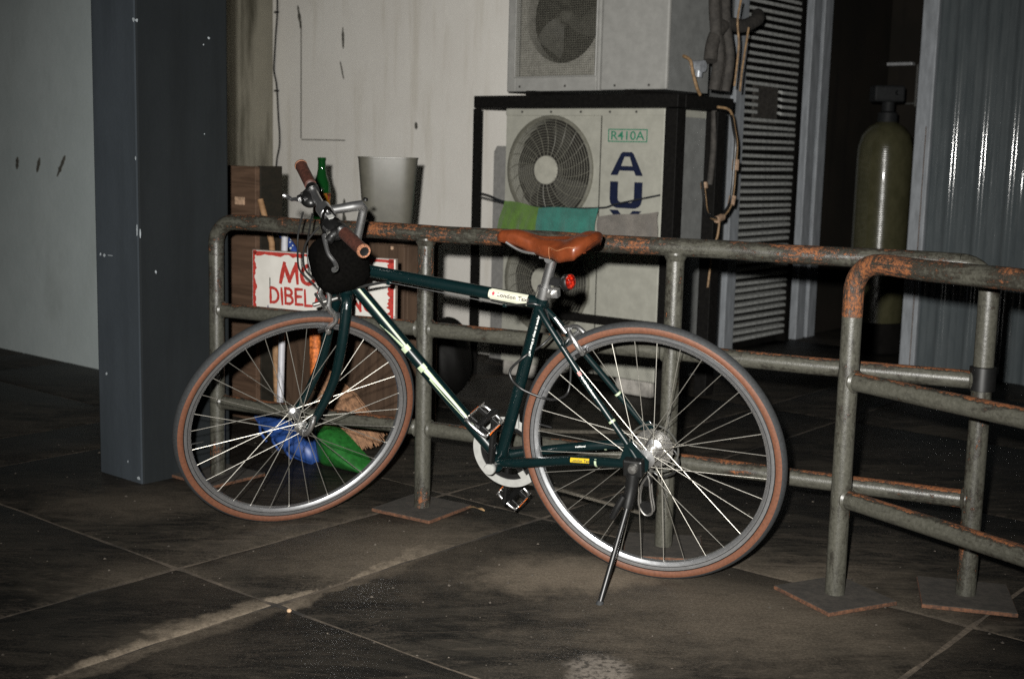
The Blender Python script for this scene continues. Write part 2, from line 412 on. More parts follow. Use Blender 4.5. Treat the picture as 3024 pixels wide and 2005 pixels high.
    M['sack'] = plain('black_sack_plastic', (.0035,.0033,.003), .6, 0, .1, 30, .6, 30, spec=.15)
    M['leaf'] = plain('dry_leaf', (.40,.25,.12), .8, 0, .15, 60)
    M['grit'] = plain('grit_grains', (.055,.046,.037), .9, 0, .5, 40)
    M['crumb'] = plain('pale_crumb', (.38,.26,.16), .9, 0, .15, 60)
make_materials()

def text_geo(txt, size=1.0, offset=0.0, spacing=1.0, align='LEFT'):
    cu = bpy.data.curves.new('lettering', 'FONT')
    cu.body = txt; cu.size = size; cu.offset = offset; cu.space_character = spacing; cu.align_x = align
    cu.resolution_u = 3; cu.fill_mode = 'FRONT'
    ob = bpy.data.objects.new('lettering', cu); COL.objects.link(ob)
    dg = bpy.context.evaluated_depsgraph_get(); dg.update()
    me = bpy.data.meshes.new_from_object(ob.evaluated_get(dg))
    vs = [v.co.copy() for v in me.vertices]; fs = [tuple(p.vertices) for p in me.polygons]
    bpy.data.objects.remove(ob); bpy.data.curves.remove(cu); bpy.data.meshes.remove(me)
    return vs, fs

# ================================================================ SETTING
def build_ground():
    g = MB(); g.add([(-60,-30,-.0032),(60,-30,-.0032),(60,90,-.0032),(-60,90,-.0032)], [(0,1,2,3)])
    go = g.build('ground', M['sand'], None, 0); tag(go, kind='structure')
    xs = [-8.97,-7.63,-7.25,-5.97,-5.59,-4.29,-3.91,-2.63,-2.25,-.97,-.59,.69,1.07,2.35]
    ys = [-.13,.88,1.89,2.90,3.91,4.92,5.93,6.94,7.95,8.96]
    rnd = random.Random(3)
    for i in range(len(xs)-1):
        for j in range(len(ys)-1):
            gap = .0040
            x0, x1, y0, y1 = xs[i]+gap, xs[i+1]-gap, ys[j]+gap, ys[j+1]-gap
            cx, cy = (x0+x1)/2, (y0+y1)/2
            if cy > 8 and cx < -4: continue
            w, h = (x1-x0)/2, (y1-y0)/2
            # uneven, slightly chipped outline with a rounded arris
            per = []
            n = 12
            for (ax, ay, bx, by) in ((-w,-h,w,-h),(w,-h,w,h),(w,h,-w,h),(-w,h,-w,-h)):
                for k in range(n):
                    t = k/n; px, py = ax+(bx-ax)*t, ay+(by-ay)*t
                    j_ = rnd.uniform(-.0032,.0032) if k else 0
                    if k == 0: px *= .992; py *= .992
                    per.append((px + (j_ if abs(by-ay) > 1e-6 else 0), py + (j_ if abs(bx-ax) > 1e-6 else 0)))
            N = len(per)
            vs = [(x, y, -.03) for x, y in per] + [(x, y, -.003) for x, y in per] + [(x*(1-.006/w), y*(1-.006/h), 0) for x, y in per]
            fs = [(k, (k+1) % N, N+(k+1) % N, N+k) for k in range(N)] + [(N+k, N+(k+1) % N, 2*N+(k+1) % N, 2*N+k) for k in range(N)] + [tuple(range(2*N, 3*N))]
            o = MB().add(vs, fs).build('paving_slab', M['slab'], go, 30, loc=W(cx, cy, rnd.uniform(-.0008,.0008)), rot=(rnd.uniform(-.0006,.0006), rnd.uniform(-.0006,.0006), -TA))
build_ground()

def bbox(name, a0, a1, b0, b1, z0, z1, mat, label, cat, bevel=.006):
    """a building-aligned block as a thing of its own"""
    o = MB().box(0, a1-a0, 0, b1-b0, z0, z1).build(name, mat, None, 0, bevel, loc=W(a0, b0), rot=(0,0,-TA))
    return tag(o, label, cat)

wall_back = bbox('plaster_wall', -6.12, -3.532, 5.12, 5.30, -.01, 3.4, M['wall'], 'pale stained plaster wall behind the bin and the cooling units', 'wall', .01)
wall_ret = bbox('mildewed_wall', -6.30, -6.123, 3.9, 5.30, -.01, 3.4, M['wallstain'], 'narrow mildewed plaster wall beside the dark column, left of the thin cable', 'wall')
wall_left = bbox('rendered_wall', -9.5, -4.9, 3.38, 3.60, -.01, 3.4, M['wallleft'], 'blue grey rendered wall at the far left with three dark scrapes', 'wall', .01)
wall_side = bbox('painted_side_wall', -3.70, -3.53, 5.303, 6.10, -.01, 3.4, M['sidewall'], 'grey side wall behind the pipes, left of the louvred panel', 'wall')
wall_dark = bbox('dark_wall', -5.2, -.2, 8.20, 8.4, -.01, 3.6, M['walldark'], 'black wall at the back of the dark opening behind the tank', 'wall')
wall_dark2 = bbox('dark_side_wall', -3.75, -3.56, 7.25, 8.18, -.01, 3.6, M['walldark'], 'dark brown side wall of the opening, right of the grey jamb', 'wall')

# scrapes and scuffs on the walls: thin paint or plaster marks
def blotch(name, pts, y, mat, parent, th=.003, axis='y'):
    """a flat irregular patch lying on the local face y (facing -y) or x (facing +x)"""
    n = len(pts); vs = []; 
    for off in (0, th):
        for p, q in pts:
            vs.append((p, y-off, q) if axis == 'y' else (y+off, p, q))
    fs = [(k, (k+1) % n, n+(k+1) % n, n+k) for k in range(n)] + [tuple(range(n, 2*n)) if axis == 'y' else tuple(range(n, 2*n))]
    return MB().add(vs, fs).build(name, mat, parent, 0)
def streak(x0, z0, x1, z1, w, seed, n=9):
    r = random.Random(seed); L = []; Rr = []
    dx, dz = x1-x0, z1-z0; ln = math.hypot(dx, dz); nx, nz = -dz/ln, dx/ln
    for k in range(n+1):
        t = k/n; ww = w*(.25+.9*math.sin(PI*min(1, max(0, t)))**.6)*r.uniform(.55,1.2)
        L.append((x0+dx*t+nx*ww, z0+dz*t+nz*ww)); Rr.append((x0+dx*t-nx*ww, z0+dz*t-nz*ww))
    return Rr + L[::-1]
ox = -9.5
for i, (a, z0, z1, da) in enumerate(((-5.985,.925,.985,.01),(-5.80,.915,.985,.03),(-5.62,.90,1.0,.075))):
    blotch('scrape', streak(a-ox, z0, a+da-ox, z1, .011, 20+i), 0, M['smudge'], wall_left)
bx0 = -6.12
for i, (a, z0, a2, z1, w) in enumerate(((-5.885,1.89,-5.855,1.75,.010),(-5.50,1.75,-5.495,1.63,.008),(-5.48,.78,-5.475,.72,.012),(-5.485,.71,-5.47,.62,.013),(-5.475,.62,-5.47,.50,.008),(-5.52,1.56,-5.49,1.46,.006),(-4.915,1.22,-4.91,1.18,.010))):
    blotch('wall_gouge', streak(a-bx0, z0, a2-bx0, z1, w, 40+i), 0, M['smudge'], wall_back)
MB().box(.27,.645,-.004,0,1.111,1.117).build('old_fixing_line', M['smudge'], wall_back, 0)
MB().box(.262,.268,-.003,0,1.12,1.8).build('old_fixing_line', M['smudge'], wall_back, 0)

# square column
COLW, COLD = .238, .345
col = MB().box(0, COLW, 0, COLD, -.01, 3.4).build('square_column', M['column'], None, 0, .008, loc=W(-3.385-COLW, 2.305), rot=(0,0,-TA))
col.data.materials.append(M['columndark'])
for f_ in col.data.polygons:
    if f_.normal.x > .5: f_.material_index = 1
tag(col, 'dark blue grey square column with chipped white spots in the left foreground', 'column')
r = random.Random(11)
def chipshape(cx, cz, s, seed, el=1.0):
    q = random.Random(seed); n = 9
    return [(cx + s*q.uniform(.55,1.1)*math.cos(2*PI*k/n), cz + el*s*q.uniform(.55,1.1)*math.sin(2*PI*k/n)) for k in range(n)]
for i, (p, q, s, el) in enumerate(((COLW-.006,1.432,.0065,1.1),(COLW-.007,.80,.0030,7),(COLW-.008,1.02,.0025,2.5),(.030,.713,.0045,1.2),(.052,.711,.0065,.8),(.085,.713,.016,.10),(COLW-.02,.015,.009,.7),(.16,.06,.003,1.4),(.05,.33,.004,1.5))):
    blotch('paint_chip', chipshape(p, q, s, 60+i, el), 0, M['chip'], col, .0012)
for i, (p, q, s, el) in enumerate(((.006,1.43,.005,1.2),(.27,1.40,.0050,1.0),(.250,1.378,.0028,1.0),(.25,1.10,.0025,.8),(.06,.67,.0035,1.8),(.006,.79,.0028,6.0))):
    blotch('paint_chip', chipshape(p, q, s, 80+i, el), COLW, M['chip'], col, .0012, 'x')

# ---- louvred panel
lv = empty('louvred_panel', W(-3.53, 6.10), -TA)      # local x = D1 (towards viewer), y = D2 (away)
tag(lv, 'tall dark louvred metal panel with a square plate missing from its slats', 'louvre')
MB().box(-.05,.03,.0,.10,0,3.3).build('jamb', M['jamb'], lv, 0, .004)
MB().box(-.05,.012,.745,.80,0,3.3).build('jamb', M['void'], lv, 0, .004)
MB().box(-.06,-.045,.103,.742,0,3.3).build('backing', M['void'], lv, 0)
z = .05; k = 0
sl = MB(); 
prof = [(-.040,.014),(-.034,.022),(-.004,.021),(.006,.017),(.007,.004),(.003,.000),(-.012,.006)]
vs = [(x, y, zz) for y in (.0,.64) for x, zz in prof]; n = len(prof)
fs = [(i, (i+1) % n, n+(i+1) % n, n+i) for i in range(n)] + [tuple(range(n))[::-1], tuple(range(n, 2*n))]
slat_me = MB().add(vs, fs).mesh('slat', M['slat'], 25)
vs2 = [(x, y, zz) for y in (.0,.185) for x, zz in prof]
slat_l = MB().add(vs2, fs).mesh('slat', M['slat'], 25)
vs3 = [(x, y, zz) for y in (.0,.175) for x, zz in prof]
slat_r = MB().add(vs3, fs).mesh('slat', M['slat'], 25)
while z < 2.25:
    if 1.275 < z < 1.47:
        link('slat', slat_l, lv, (0,.102,z)); link('slat', slat_r, lv, (0,.567,z))
    else:
        o = link('slat', slat_me, lv, (random.uniform(-.003,.002),.102,z+random.uniform(-.0015,.0015))); o.rotation_euler = (random.uniform(-.006,.006),random.uniform(-.12,.12),0)
    z += .0395
MB().box(-.035,-.020,.29,.565,1.265,1.495).build('dark_plate', M['lag'], lv, 0, .003)
MB().box(-.0,.008,.102,.112,.66,.70).build('latch', M['brass'], lv, 0, .002)

# ---- grey steel jamb right of the louvre
jb = MB().box(-.05,.03,0,.10,0,3.4).box(-.05,.012,.10,.145,0,3.4).box(-.05,.03,.145,.25,0,3.4).build('steel_jamb', M['jamb'], None, 0, .006, loc=W(-3.53, 6.95), rot=(0,0,-TA))
tag(jb, 'grey steel door jamb between the louvred panel and the dark opening', 'door jamb')

# ---- corrugated wall on the right
cw = empty('corrugated_wall', W(-2.60, 6.40), -TA)
tag(cw, 'grey corrugated metal sheet wall at the far right with bright highlights', 'wall')
pr = []; x = .06; 
rnd = random.Random(5)
while x < 4.2:
    # a broad pan with three fine swages, then a rounded rib
    for (dx, dy) in ((0,0),(.014,0),(.019,-.0015),(.023,-.0022),(.027,-.0015),(.032,0),(.050,0),(.055,-.0015),(.059,-.0022),(.063,-.0015),(.068,0),(.088,0),(.096,-.0025),(.103,-.0085),(.109,-.0110),(.117,-.0115),(.124,-.0090),(.131,-.0030),(.138,0)):
        pr.append((x+dx, dy))
    x += .148
n = len(pr); vs = []; rows = 14
for j in range(rows+1):
    zz = 3.4*j/rows
    for i, (px, py) in enumerate(pr): vs.append((px, py + .004*math.sin(i*.7+j*1.9)*.5, zz))
fs = [(j*n+i, j*n+i+1, (j+1)*n+i+1, (j+1)*n+i) for j in range(rows) for i in range(n-1)]
MB().add(vs, fs).build('corrugated_sheet', M['sheet'], cw, 50)
MB().box(-.012,.072,-.035,-.002,0,3.4).build('edge_trim', M['jamb'], cw, 0, .006)
MB().box(.046,.050,-.037,-.035,0,1.25).build('rust_streak', M['rustline'], cw, 0)
MB().box(.062,4.3,.012,.05,0,3.4).build('backing', M['void'], cw, 0)

# ---- pressure tank, and the frame on the dark wall
tk = empty('pressure_tank', (2.075, 7.28, 0), 0)
tag(tk, 'tall olive green resin water tank in the dark opening, one bright stripe', 'tank')
prof = [(.0,1.30),(.03,1.298),(.055,1.29),(.10,1.262),(.135,1.215),(.152,1.15),(.155,1.08),(.155,.14),(.150,.09),(.13,.05),(.0,.05)]
MB().lathe(prof[::-1], (0,0,0), (0,0,1), 40).build('vessel', M['tank'], tk, 40)
MB().lathe([(0,0),(.165,0),(.165,.16),(.157,.17),(.0,.17)], (0,0,0), (0,0,1), 36).build('base_skirt', M['void'], tk, 40)
MB().lathe([(.0,1.30),(.055,1.285),(.055,1.34),(.035,1.35),(.035,1.40),(0,1.40)], (0,0,0), (0,0,1), 24).build('neck', M['valve'], tk, 40)
MB().box(-.095,.075,-.06,.06,1.40,1.49).build('valve_head', M['valve'], tk, 0, .012)
MB().tube([(.03,-.06,1.45),(.03,-.10,1.45)], .014, 12).build('pipe_stub', M['valve'], tk)
fr = empty('wall_frame', W(-3.93, 8.197), -TA)
tag(fr, 'thin rectangular metal frame hung above the tank in the dark opening', 'frame')
MB().box(.0,.24,-.05,0,1.690,1.712).build('top_bar', M['framebar'], fr, 0, .004)
MB().box(.30,.54,-.05,0,1.694,1.714).build('top_bar', M['framebar'], fr, 0, .004)
MB().box(.0,.25,-.03,0,1.440,1.452).build('bottom_bar', M['framedim'], fr, 0, .003)
MB().box(.32,.56,-.03,0,1.445,1.456).build('bottom_bar', M['framedim'], fr, 0, .003)
MB().box(-.014,-.001,-.03,0,1.43,1.70).build('side_bar', M['framedim'], fr, 0, .003)
MB().box(.562,.575,-.03,0,1.43,1.70).build('side_bar', M['framedim'], fr, 0, .003)

# thin cable clipped down the plaster wall
pts = []
r = random.Random(2)
for k in range(34):
    zz = 3.0 - k*(2.45/33)
    off = .0 + .012*math.sin(k*.55) + r.uniform(-.004,.004) + (.02 if 1.0 < zz < 1.5 else 0)
    pts.append((off, -.008, zz))
cb = empty('wall_cable', W(-6.075, 5.12), -TA); tag(cb, 'thin black cable clipped down the plaster wall beside the mildewed strip', 'cable')
MB().tube(smooth_path(pts, 3), .0055, 8).build('cable_run', M['cable'], cb)
for zz in (1.86, 1.40, .93): MB().box(-.012,.022,-.014,0,zz-.006,zz+.006).build('cable_clip', M['cable'], cb, 0, .002)

# ================================================================ RAILINGS
PR = .0245
P0 = Vector((-.944, 4.041, 0)); FU = Vector((math.cos(FA), -math.sin(FA), 0)); 
S = [0.0, .7606, 1.520, 2.308]
ZT, ZM, ZL = .828, .548, .251
def elbow_rail(x0, x1, z, r=.07, left=True, right=True, zdown=None):
    """top rail whose ends bend down into the end posts"""
    pts = []
    if left:
        for k in range(9):
            a = PI/2*k/8; pts.append((x0 + r - r*math.cos(a), 0, z - r + r*math.sin(a)))
    else: pts.append((x0, 0, z))
    n = 14
    for k in range(1, n): pts.append((x0 + (x1-x0)*k/n, 0, z + .0015*math.sin(k*2.1)))
    if right:
        for k in range(9):
            a = PI/2*(1-k/8); pts.append((x1 - r + r*math.cos(a), 0, z - r + r*math.sin(a)))
    else: pts.append((x1, 0, z))
    return [p for i, p in enumerate(pts) if i == 0 or (Vector(p)-Vector(pts[i-1])).length > 1e-4]
def plate(name, parent, x, rz, s=.115, dx=0, dy=0):
    o = MB().box(-s,s,-s,s,.0,.010).build(name, M['plate'], parent, 0, loc=(x+dx, dy, .002), rot=(0,0,rz))
    MB().box(-s-.0022,s+.0022,-s-.0022,s+.0022,-.001,.0085).build('rusted_edge', M['rustedge'], o, 0, .002)
    return o
def weld(x, z, parent, mat):
    MB().lathe([(PR*.98,-.004),(PR+.004,0),(PR*.98,.006)], (x,0,z), (1,0,0), 20).build('weld', mat, parent)
rail = empty('pipe_railing', P0, -FA)
tag(rail, 'long rusty grey pipe railing behind the bicycle, two lower bars', 'railing')
er = elbow_rail(0, S[3], ZT)
MB().tube(er[8:-8], PR, 20).build('top_rail', M['pipetop'], rail)
MB().tube([(0,0,ZT-.105)]+er[:9], PR*1.004, 20).build('elbow', M['pipetop'], rail)
MB().tube(er[-9:]+[(S[3],0,ZT-.105)], PR*1.004, 20).build('elbow', M['pipetop'], rail)
for i, s in enumerate(S):
    end = i in (0, 3)
    MB().tube([(s,0,.004),(s,0,.3),(s,0,.5),(s,0,ZT-.104 if end else ZT-PR*.6)], PR*.985, 20).build('post', M['pipepost'], rail)
    if not end: MB().lathe([(PR,-.012),(PR+.006,0),(PR+.001,.004)], (s,0,ZT-PR*1.0), (0,0,1), 20).build('weld', M['pipepost'], rail)
    pz = {0:-.2, 1:-.13, 2:.35, 3:.20}[i]
    plate('base_plate', rail, s, pz, .105 if i != 3 else .108)
for i in range(3):
    for z_ in (ZM, ZL):
        MB().tube([(S[i]+PR*.6,0,z_),((S[i]+S[i+1])/2,0,z_-.002),(S[i+1]-PR*.6,0,z_)], PR*.93, 20).build('cross_rail', M['pipe'], rail)
        weld(S[i]+PR*.98, z_, rail, M['pipe']); weld(S[i+1]-PR*.98, z_, rail, M['pipe'])
MB().lathe([(PR*.99,-.03),(PR+.007,-.028),(PR+.007,.028),(PR*.99,.03)], (S[3],0,ZM+.005), (0,0,1), 20).build('tape_wrap', M['black'], rail)

P4 = Vector((.811, 3.031, 0)); FA2 = 1.0
rail2 = empty('near_pipe_railing', P4, -FA2)
tag(rail2, 'near pipe railing at the right, its bright rusted elbow in front', 'railing')
er = elbow_rail(0, 1.5, ZT, right=False)
MB().tube(er[8:], PR, 20).build('top_rail', M['pipetop'], rail2)
MB().tube([(0,0,ZT-.130),(0,0,ZT-.09)]+er[:9], PR*1.004, 20).build('elbow', M['pipeelbow'], rail2)
MB().tube([(0,0,.004),(0,0,.4),(0,0,ZT-.128)], PR*.985, 20).build('post', M['pipepost'], rail2)
MB().tube([(1.5,0,.004),(1.5,0,.4),(1.5,0,ZT-PR*.6)], PR*.985, 20).build('post', M['pipepost'], rail2)
for z_ in (ZM-.004,ZL+.003):
    MB().tube([(PR*.6,0,z_),(.75,0,z_-.002),(1.5-PR*.6,0,z_)], PR*.93, 20).build('cross_rail', M['pipe'], rail2); weld(PR*.98, z_, rail2, M['pipe'])
plate('base_plate', rail2, 0, 1.459, .103, .0, .0); plate('base_plate', rail2, 1.5, .1, .115)

# ---- hand-painted sign behind the railing
sg = empty('painted_sign', P0 + FU*.115 + Vector((math.sin(FA), math.cos(FA), 0))*.034, -FA)
tag(sg, 'white hand-painted board with ragged red border and red lettering, fixed behind the railing', 'sign')
SW, SZ0, SZ1 = .522, .535, .742
MB().box(0,SW,0,.012,SZ0,SZ1).build('board', M['signwhite'], sg, 0, .002)
MB().box(-.002,SW+.002,.0045,.0135,SZ0-.002,SZ1+.002).build('ply_edge', M['signedge'], sg, 0)
def ragged(p0, p1, w, seed, inward):
    q = random.Random(seed); n = 34; vs = []; fs = []
    for k in range(n+1):
        t = k/n; x = p0[0]+(p1[0]-p0[0])*t; z = p0[1]+(p1[1]-p0[1])*t
        ww = w*q.uniform(.55,1.5)
        vs += [(x, -.0012, z), (x+inward[0]*ww, -.0012, z+inward[1]*ww)]
    for k in range(n): fs.append((2*k, 2*k+1, 2*k+3, 2*k+2))
    return MB().add(vs, fs)
for nm, a in (('t', ragged((.003,SZ1-.002),(SW-.003,SZ1-.002), .011, 1, (0,-1))), ('l', ragged((.003,SZ0),(.003,SZ1), .011, 2, (1,0))), ('r', ragged((SW-.003,SZ0),(SW-.003,SZ1), .017, 3, (-1,0))), ('b', ragged((.003,SZ0+.002),(SW-.003,SZ0+.002), .008, 4, (0,1)))):
    a.build('red_border', M['signred'], sg, 0)
def arcp(cx, cy, rx, ry, a0, a1, n=9): return [(cx+rx*math.cos(math.radians(a0+(a1-a0)*k/n)), cy+ry*math.sin(math.radians(a0+(a1-a0)*k/n))) for k in range(n+1)]
GLYPH = {'M': (1.0, [[(0,0),(.16,1)],[(.16,1),(.52,.08)],[(.52,.08),(.86,1)],[(.86,1),(1.0,0)]]),
 'O': (.80, [arcp(.40,.5,.40,.5,95,455,18)]), 'T': (.75, [[(0,1),(.75,1)],[(.38,1),(.38,0)]]),
 'R': (.68, [[(0,0),(0,1)],[(0,1),(.3,1)]+arcp(.32,.74,.32,.26,90,-90)+[(0,.48)],[(.25,.48),(.68,0)]]),
 'D': (.66, [[(0,0),(.02,1)],[(.02,1),(.2,.98)]+arcp(.2,.5,.44,.48,90,-90,12)+[(0,.02)]]), 'I': (.06, [[(0,1),(.04,0)]]),
 'B': (.58, [[(0,0),(0,1)],[(0,1),(.22,1)]+arcp(.22,.77,.30,.23,90,-90)+[(0,.54)],[(.2,.54)]+arcp(.24,.27,.34,.27,90,-90)+[(0,0)]]),
 'E': (.50, [[(0,0),(0,1)],[(0,1),(.5,1)],[(0,.52),(.42,.52)],[(0,0),(.52,0)]]), 'L': (.50, [[(0,1),(0,0)],[(0,0),(.5,0)]]),
 'A': (.74, [[(0,0),(.36,1)],[(.36,1),(.74,0)],[(.14,.36),(.60,.36)]]), 'K': (.62, [[(0,1),(0,0)],[(.60,1),(0,.45)],[(.15,.55),(.62,0)]]),
 'N': (.70, [[(0,0),(0,1)],[(0,1),(.70,0)],[(.70,0),(.70,1)]]), 'G': (.72, [arcp(.38,.5,.38,.5,45,320,14)+[(.72,.42)],[(.72,.42),(.42,.42)]])}
def hand_letters(txt, x, z, h, wfac, gap, seed, sw, slant=0.0, slope=0.0):
    q = random.Random(seed); cx = x
    for ch in txt:
        if ch == ' ': cx += gap*1.3; continue
        wd, strokes = GLYPH[ch]; b = MB(); jz = q.uniform(-.002,.002); a = q.uniform(-.05,.05); lay = 0
        for st in strokes:
            pts = []
            for p0_, p1_ in zip(st[:-1], st[1:]):
                for k in range(3): pts.append((p0_[0]+(p1_[0]-p0_[0])*k/3, p0_[1]+(p1_[1]-p0_[1])*k/3))
            pts.append(st[-1]); n = len(pts)
            P = [Vector((cx+u*h*wfac+slant*v*h, 0, z+jz+slope*(cx-x)+v*h+a*u*h*wfac)) for u, v in pts]
            vs = []; lay += 1; yy = -.0018-.00025*lay
            for k in range(n):
                d_ = P[min(k+1,n-1)]-P[max(k-1,0)]; d_.normalize(); nn = Vector((-d_.z,0,d_.x))
                w_ = sw*q.uniform(.82,1.10)*(.75 if k in (0, n-1) else 1)
                e_ = d_*(-sw*.45 if k == 0 else (sw*.45 if k == n-1 else 0))
                for sgn in (-1, 1): pnt = P[k]+e_+nn*(sgn*w_/2); vs.append((pnt.x, yy, pnt.z))
            b.add(vs, [(2*k, 2*k+1, 2*k+3, 2*k+2) for k in range(n-1)])
        b.build('letter', M['signred'], sg, 0)
        cx += wd*h*wfac + gap
hand_letters('MOTOR', .110, .648, .057, 1.12, .013, 5, .0138, .06, .0)
hand_letters('DIBELAKANG', .072, .582, .047, 1.0, .0115, 9, .0098, -.04, .0)
MB().box(.0675,.0705,-.0030,-.0012,.628,.660).build('dark_scratch', M['smudge'], sg, 0)

# ================================================================ COOLING UNITS
def square_ring(mb, x0, x1, z0, z1, cx, cz, r, y, n=48):
    """front panel x0..x1, z0..z1 with a round hole"""
    per = []; circ = []
    for k in range(n):
        t = 2*PI*(k+.5)/n; c, s_ = math.cos(t), math.sin(t)
        circ.append((cx+r*c, y, cz+r*s_))
        sx = ((x1-cx) if c > 0 else (cx-x0))/max(abs(c),1e-6); sz = ((z1-cz) if s_ > 0 else (cz-z0))/max(abs(s_),1e-6)
        L = min(sx, sz); per.append((cx+L*c, y, cz+L*s_))
    vs = per + circ
    fs = [(k, (k+1) % n, n+(k+1) % n, n+k) for k in range(n)]
    # fill the four corners
    base = len(vs); vs += [(x1,y,z1),(x0,y,z1),(x0,y,z0),(x1,y,z0)]
    for ci, (qx, qz) in enumerate(((x1,z1),(x0,z1),(x0,z0),(x1,z0))):
        best = None
        for k in range(n):
            a = per[k]; b_ = per[(k+1) % n]
            on = lambda p: (abs(p[0]-qx) < 1e-6, abs(p[2]-qz) < 1e-6)
            if (on(a)[0] and on(b_)[1] and not on(a)[1]) or (on(a)[1] and on(b_)[0] and not on(a)[0]): best = k
        if best is not None: fs.append((best, base+ci, (best+1) % n))
    mb.add(vs, fs)
def recess(mb, cx, cz, r, y0, y1, n=48):
    vs = []; 
    for y in (y0, y1):
        for k in range(n):
            t = 2*PI*(k+.5)/n; vs.append((cx+r*math.cos(t), y, cz+r*math.sin(t)))
    mb.add(vs, [(k, (k+1) % n, n+(k+1) % n, n+k) for k in range(n)])
def fan(parent, cx, cz, r, y, nb=3, rot=0.0):
    b = MB()
    for k in range(nb):
        a0 = rot + 2*PI*k/nb; vs = []; fs = []; n = 8
        for i in range(n+1):
            t = i/n; rr = .15*r + .80*r*t
            for s_ in (0, 1):
                a = a0 + (.15 + .55*t) + s_*(.75 + .25*math.sin(PI*t))
                vs.append((cx+rr*math.cos(a), y + (.022 if s_ else -.018), cz+rr*math.sin(a)))
        for i in range(n): fs.append((2*i, 2*i+1, 2*i+3, 2*i+2))
        b.add(vs, fs)
    o = b.build('fan_blades', M['acblade'], parent, 60)
    MB().lathe([(0,-.03),(.13*r,-.028),(.17*r,-.015),(.17*r,.03)], (cx,y,cz), (0,1,0), 24).build('fan_hub', M['acblade'], parent)
def ring_guard(parent, cx, cz, r, y, nr=13, nsp=22):
    """domed wire guard: concentric rings on bent radial wires"""
    def dome(q): return y - .030*(1-(q/r)**2)**.5 if q < r else y
    w = MB()
    for i in range(nr):
        q = r*(.30 + .70*(i+1)/nr); n = 40
        w.tube([(cx+q*math.cos(2*PI*k/n), dome(q), cz+q*math.sin(2*PI*k/n)) for k in range(n)], .0017 if i < nr-1 else .005, 5, closed=True)
    for k in range(nsp):
        a = 2*PI*k/nsp; pts = []
        for i in range(7):
            q = r*(.27 + .73*i/6); aa = a + .30*(i/6)**1.5
            pts.append((cx+q*math.cos(aa), dome(q)-.002, cz+q*math.sin(aa)))
        w.tube(pts, .0016, 5)
    g = w.build('fan_guard', M['acguard'], parent, 60)
    MB().lathe([(0,-.006),(.27*r,-.004),(.285*r,.004),(.27*r,.010)], (cx,dome(0),cz), (0,1,0), 32).build('guard_boss', M['achub'], parent)
    MB().lathe([(r*1.005,-.012),(r*1.05,-.008),(r*1.06,.0),(r*1.0,.002)], (cx,y,cz), (0,1,0), 48).build('guard_rim', M['acguard'], parent)
    return g
def screws(parent, pts, y):
    for x, z in pts: MB().lathe([(0,-.004),(.005,-.003),(.006,.001)], (x,y,z), (0,1,0), 10).build('screw', M['steel'], parent)

AX, AY = -3.92, 4.70
AW, AD = .885, .34
# ---- lower, tall two-fan unit
ac = empty('tall_condenser_unit', W(AX, AY), -TA)
tag(ac, 'tall cream two-fan cooling unit with dark blue letters, on the ground under the iron frame', 'air conditioner')
zb, zt = .075, 1.268; seam = .548
MB().add([(0,0,zb),(AW,0,zb),(AW,AD,zb),(0,AD,zb),(0,0,zt),(AW,0,zt),(AW,AD,zt),(0,AD,zt)], [(0,3,2,1),(4,5,6,7),(1,2,6,5),(2,3,7,6),(3,0,4,7)]).build('cabinet', M['acside'], ac, 0)
fp = MB(); zmid = .735
square_ring(fp, 0, seam, zmid, zt, .268, .992, .232, 0); square_ring(fp, 0, seam, zb, zmid, .268, .478, .232, 0)
for cz in (.992, .478): recess(fp, .268, cz, .232, 0, .055)
fp.build('fan_panel', M['ac'], ac, 40)
MB().box(seam+.003,AW+.002,-.004,.02,zb,zt-.003).build('service_panel', M['ac'], ac, 0, .008, 3)
MB().box(-.003,AW+.004,-.006,AD+.004,zt-.030,zt+.004).build('lid', M['ac'], ac, 0, .006, 2)
MB().box(.01,seam-.002,.056,.075,zb+.01,zt-.01).build('fan_cavity', M['acdark'], ac, 0)
for cz in (.992, .478):
    fan(ac, .268, cz, .225, .040, 3, .4 if cz > .7 else 1.2); ring_guard(ac, .268, cz, .236, -.004)
screws(ac, [(.10,zt-.012),(.27,zt-.012),(.44,zt-.012),(.60,zt-.012),(.74,zt-.012)], -.007)
for fx in (.0,AW-.22): MB().box(fx,fx+.20,.01,AD-.04,.002,zb).build('foot', M['plinth'], ac, 0, .012, 2)
# lettering: refrigerant mark in a box, and the three tall letters
yv = -.0052
bx = MB(); x0, x1, z0, z1 = .592, .800, 1.125, 1.182; th = .0045
bx.box(x0,x1,yv,-.004,z1-th,z1).box(x0,x1,yv,-.004,z0,z0+th).box(x0,x0+th,yv,-.004,z0+th,z1-th).box(x1-th,x1,yv,-.004,z0+th,z1-th)
bx.build('mark_border', M['greenink'], ac, 0)
vs, fs = text_geo('R410A', .058, .0006, .98); wmax = max(v.x for v in vs); hmin = min(v.y for v in vs); hmax = max(v.y for v in vs)
MB().add([(x0+.012+v.x*(.182/wmax), yv, z0+.009+(v.y-hmin)*(.039/(hmax-hmin))) for v in vs], fs).build('mark_lettering', M['greenink'], ac, 0)
lx0, lx1 = .612, .785
def letter(polys, z0, z1, name):
    b = MB()
    for p in polys:
        q = [(lx0+(lx1-lx0)*u, yv, z0+(z1-z0)*v) for u, v in p]; b.add(q, [tuple(range(len(q)))])
    b.build(name, M['navy'], ac, 0)
letter([[(0,0),(.22,0),(.28,.20),(.42,.80),(.42,1),(.36,1),(.30,.92)],[(1,0),(.70,.92),(.64,1),(.58,1),(.58,.80),(.72,.20),(.78,0)],[(.28,.20),(.72,.20),(.675,.40),(.325,.40)],[(.42,.80),(.58,.80),(.58,1),(.42,1)]], .980, 1.082, 'letter_a')
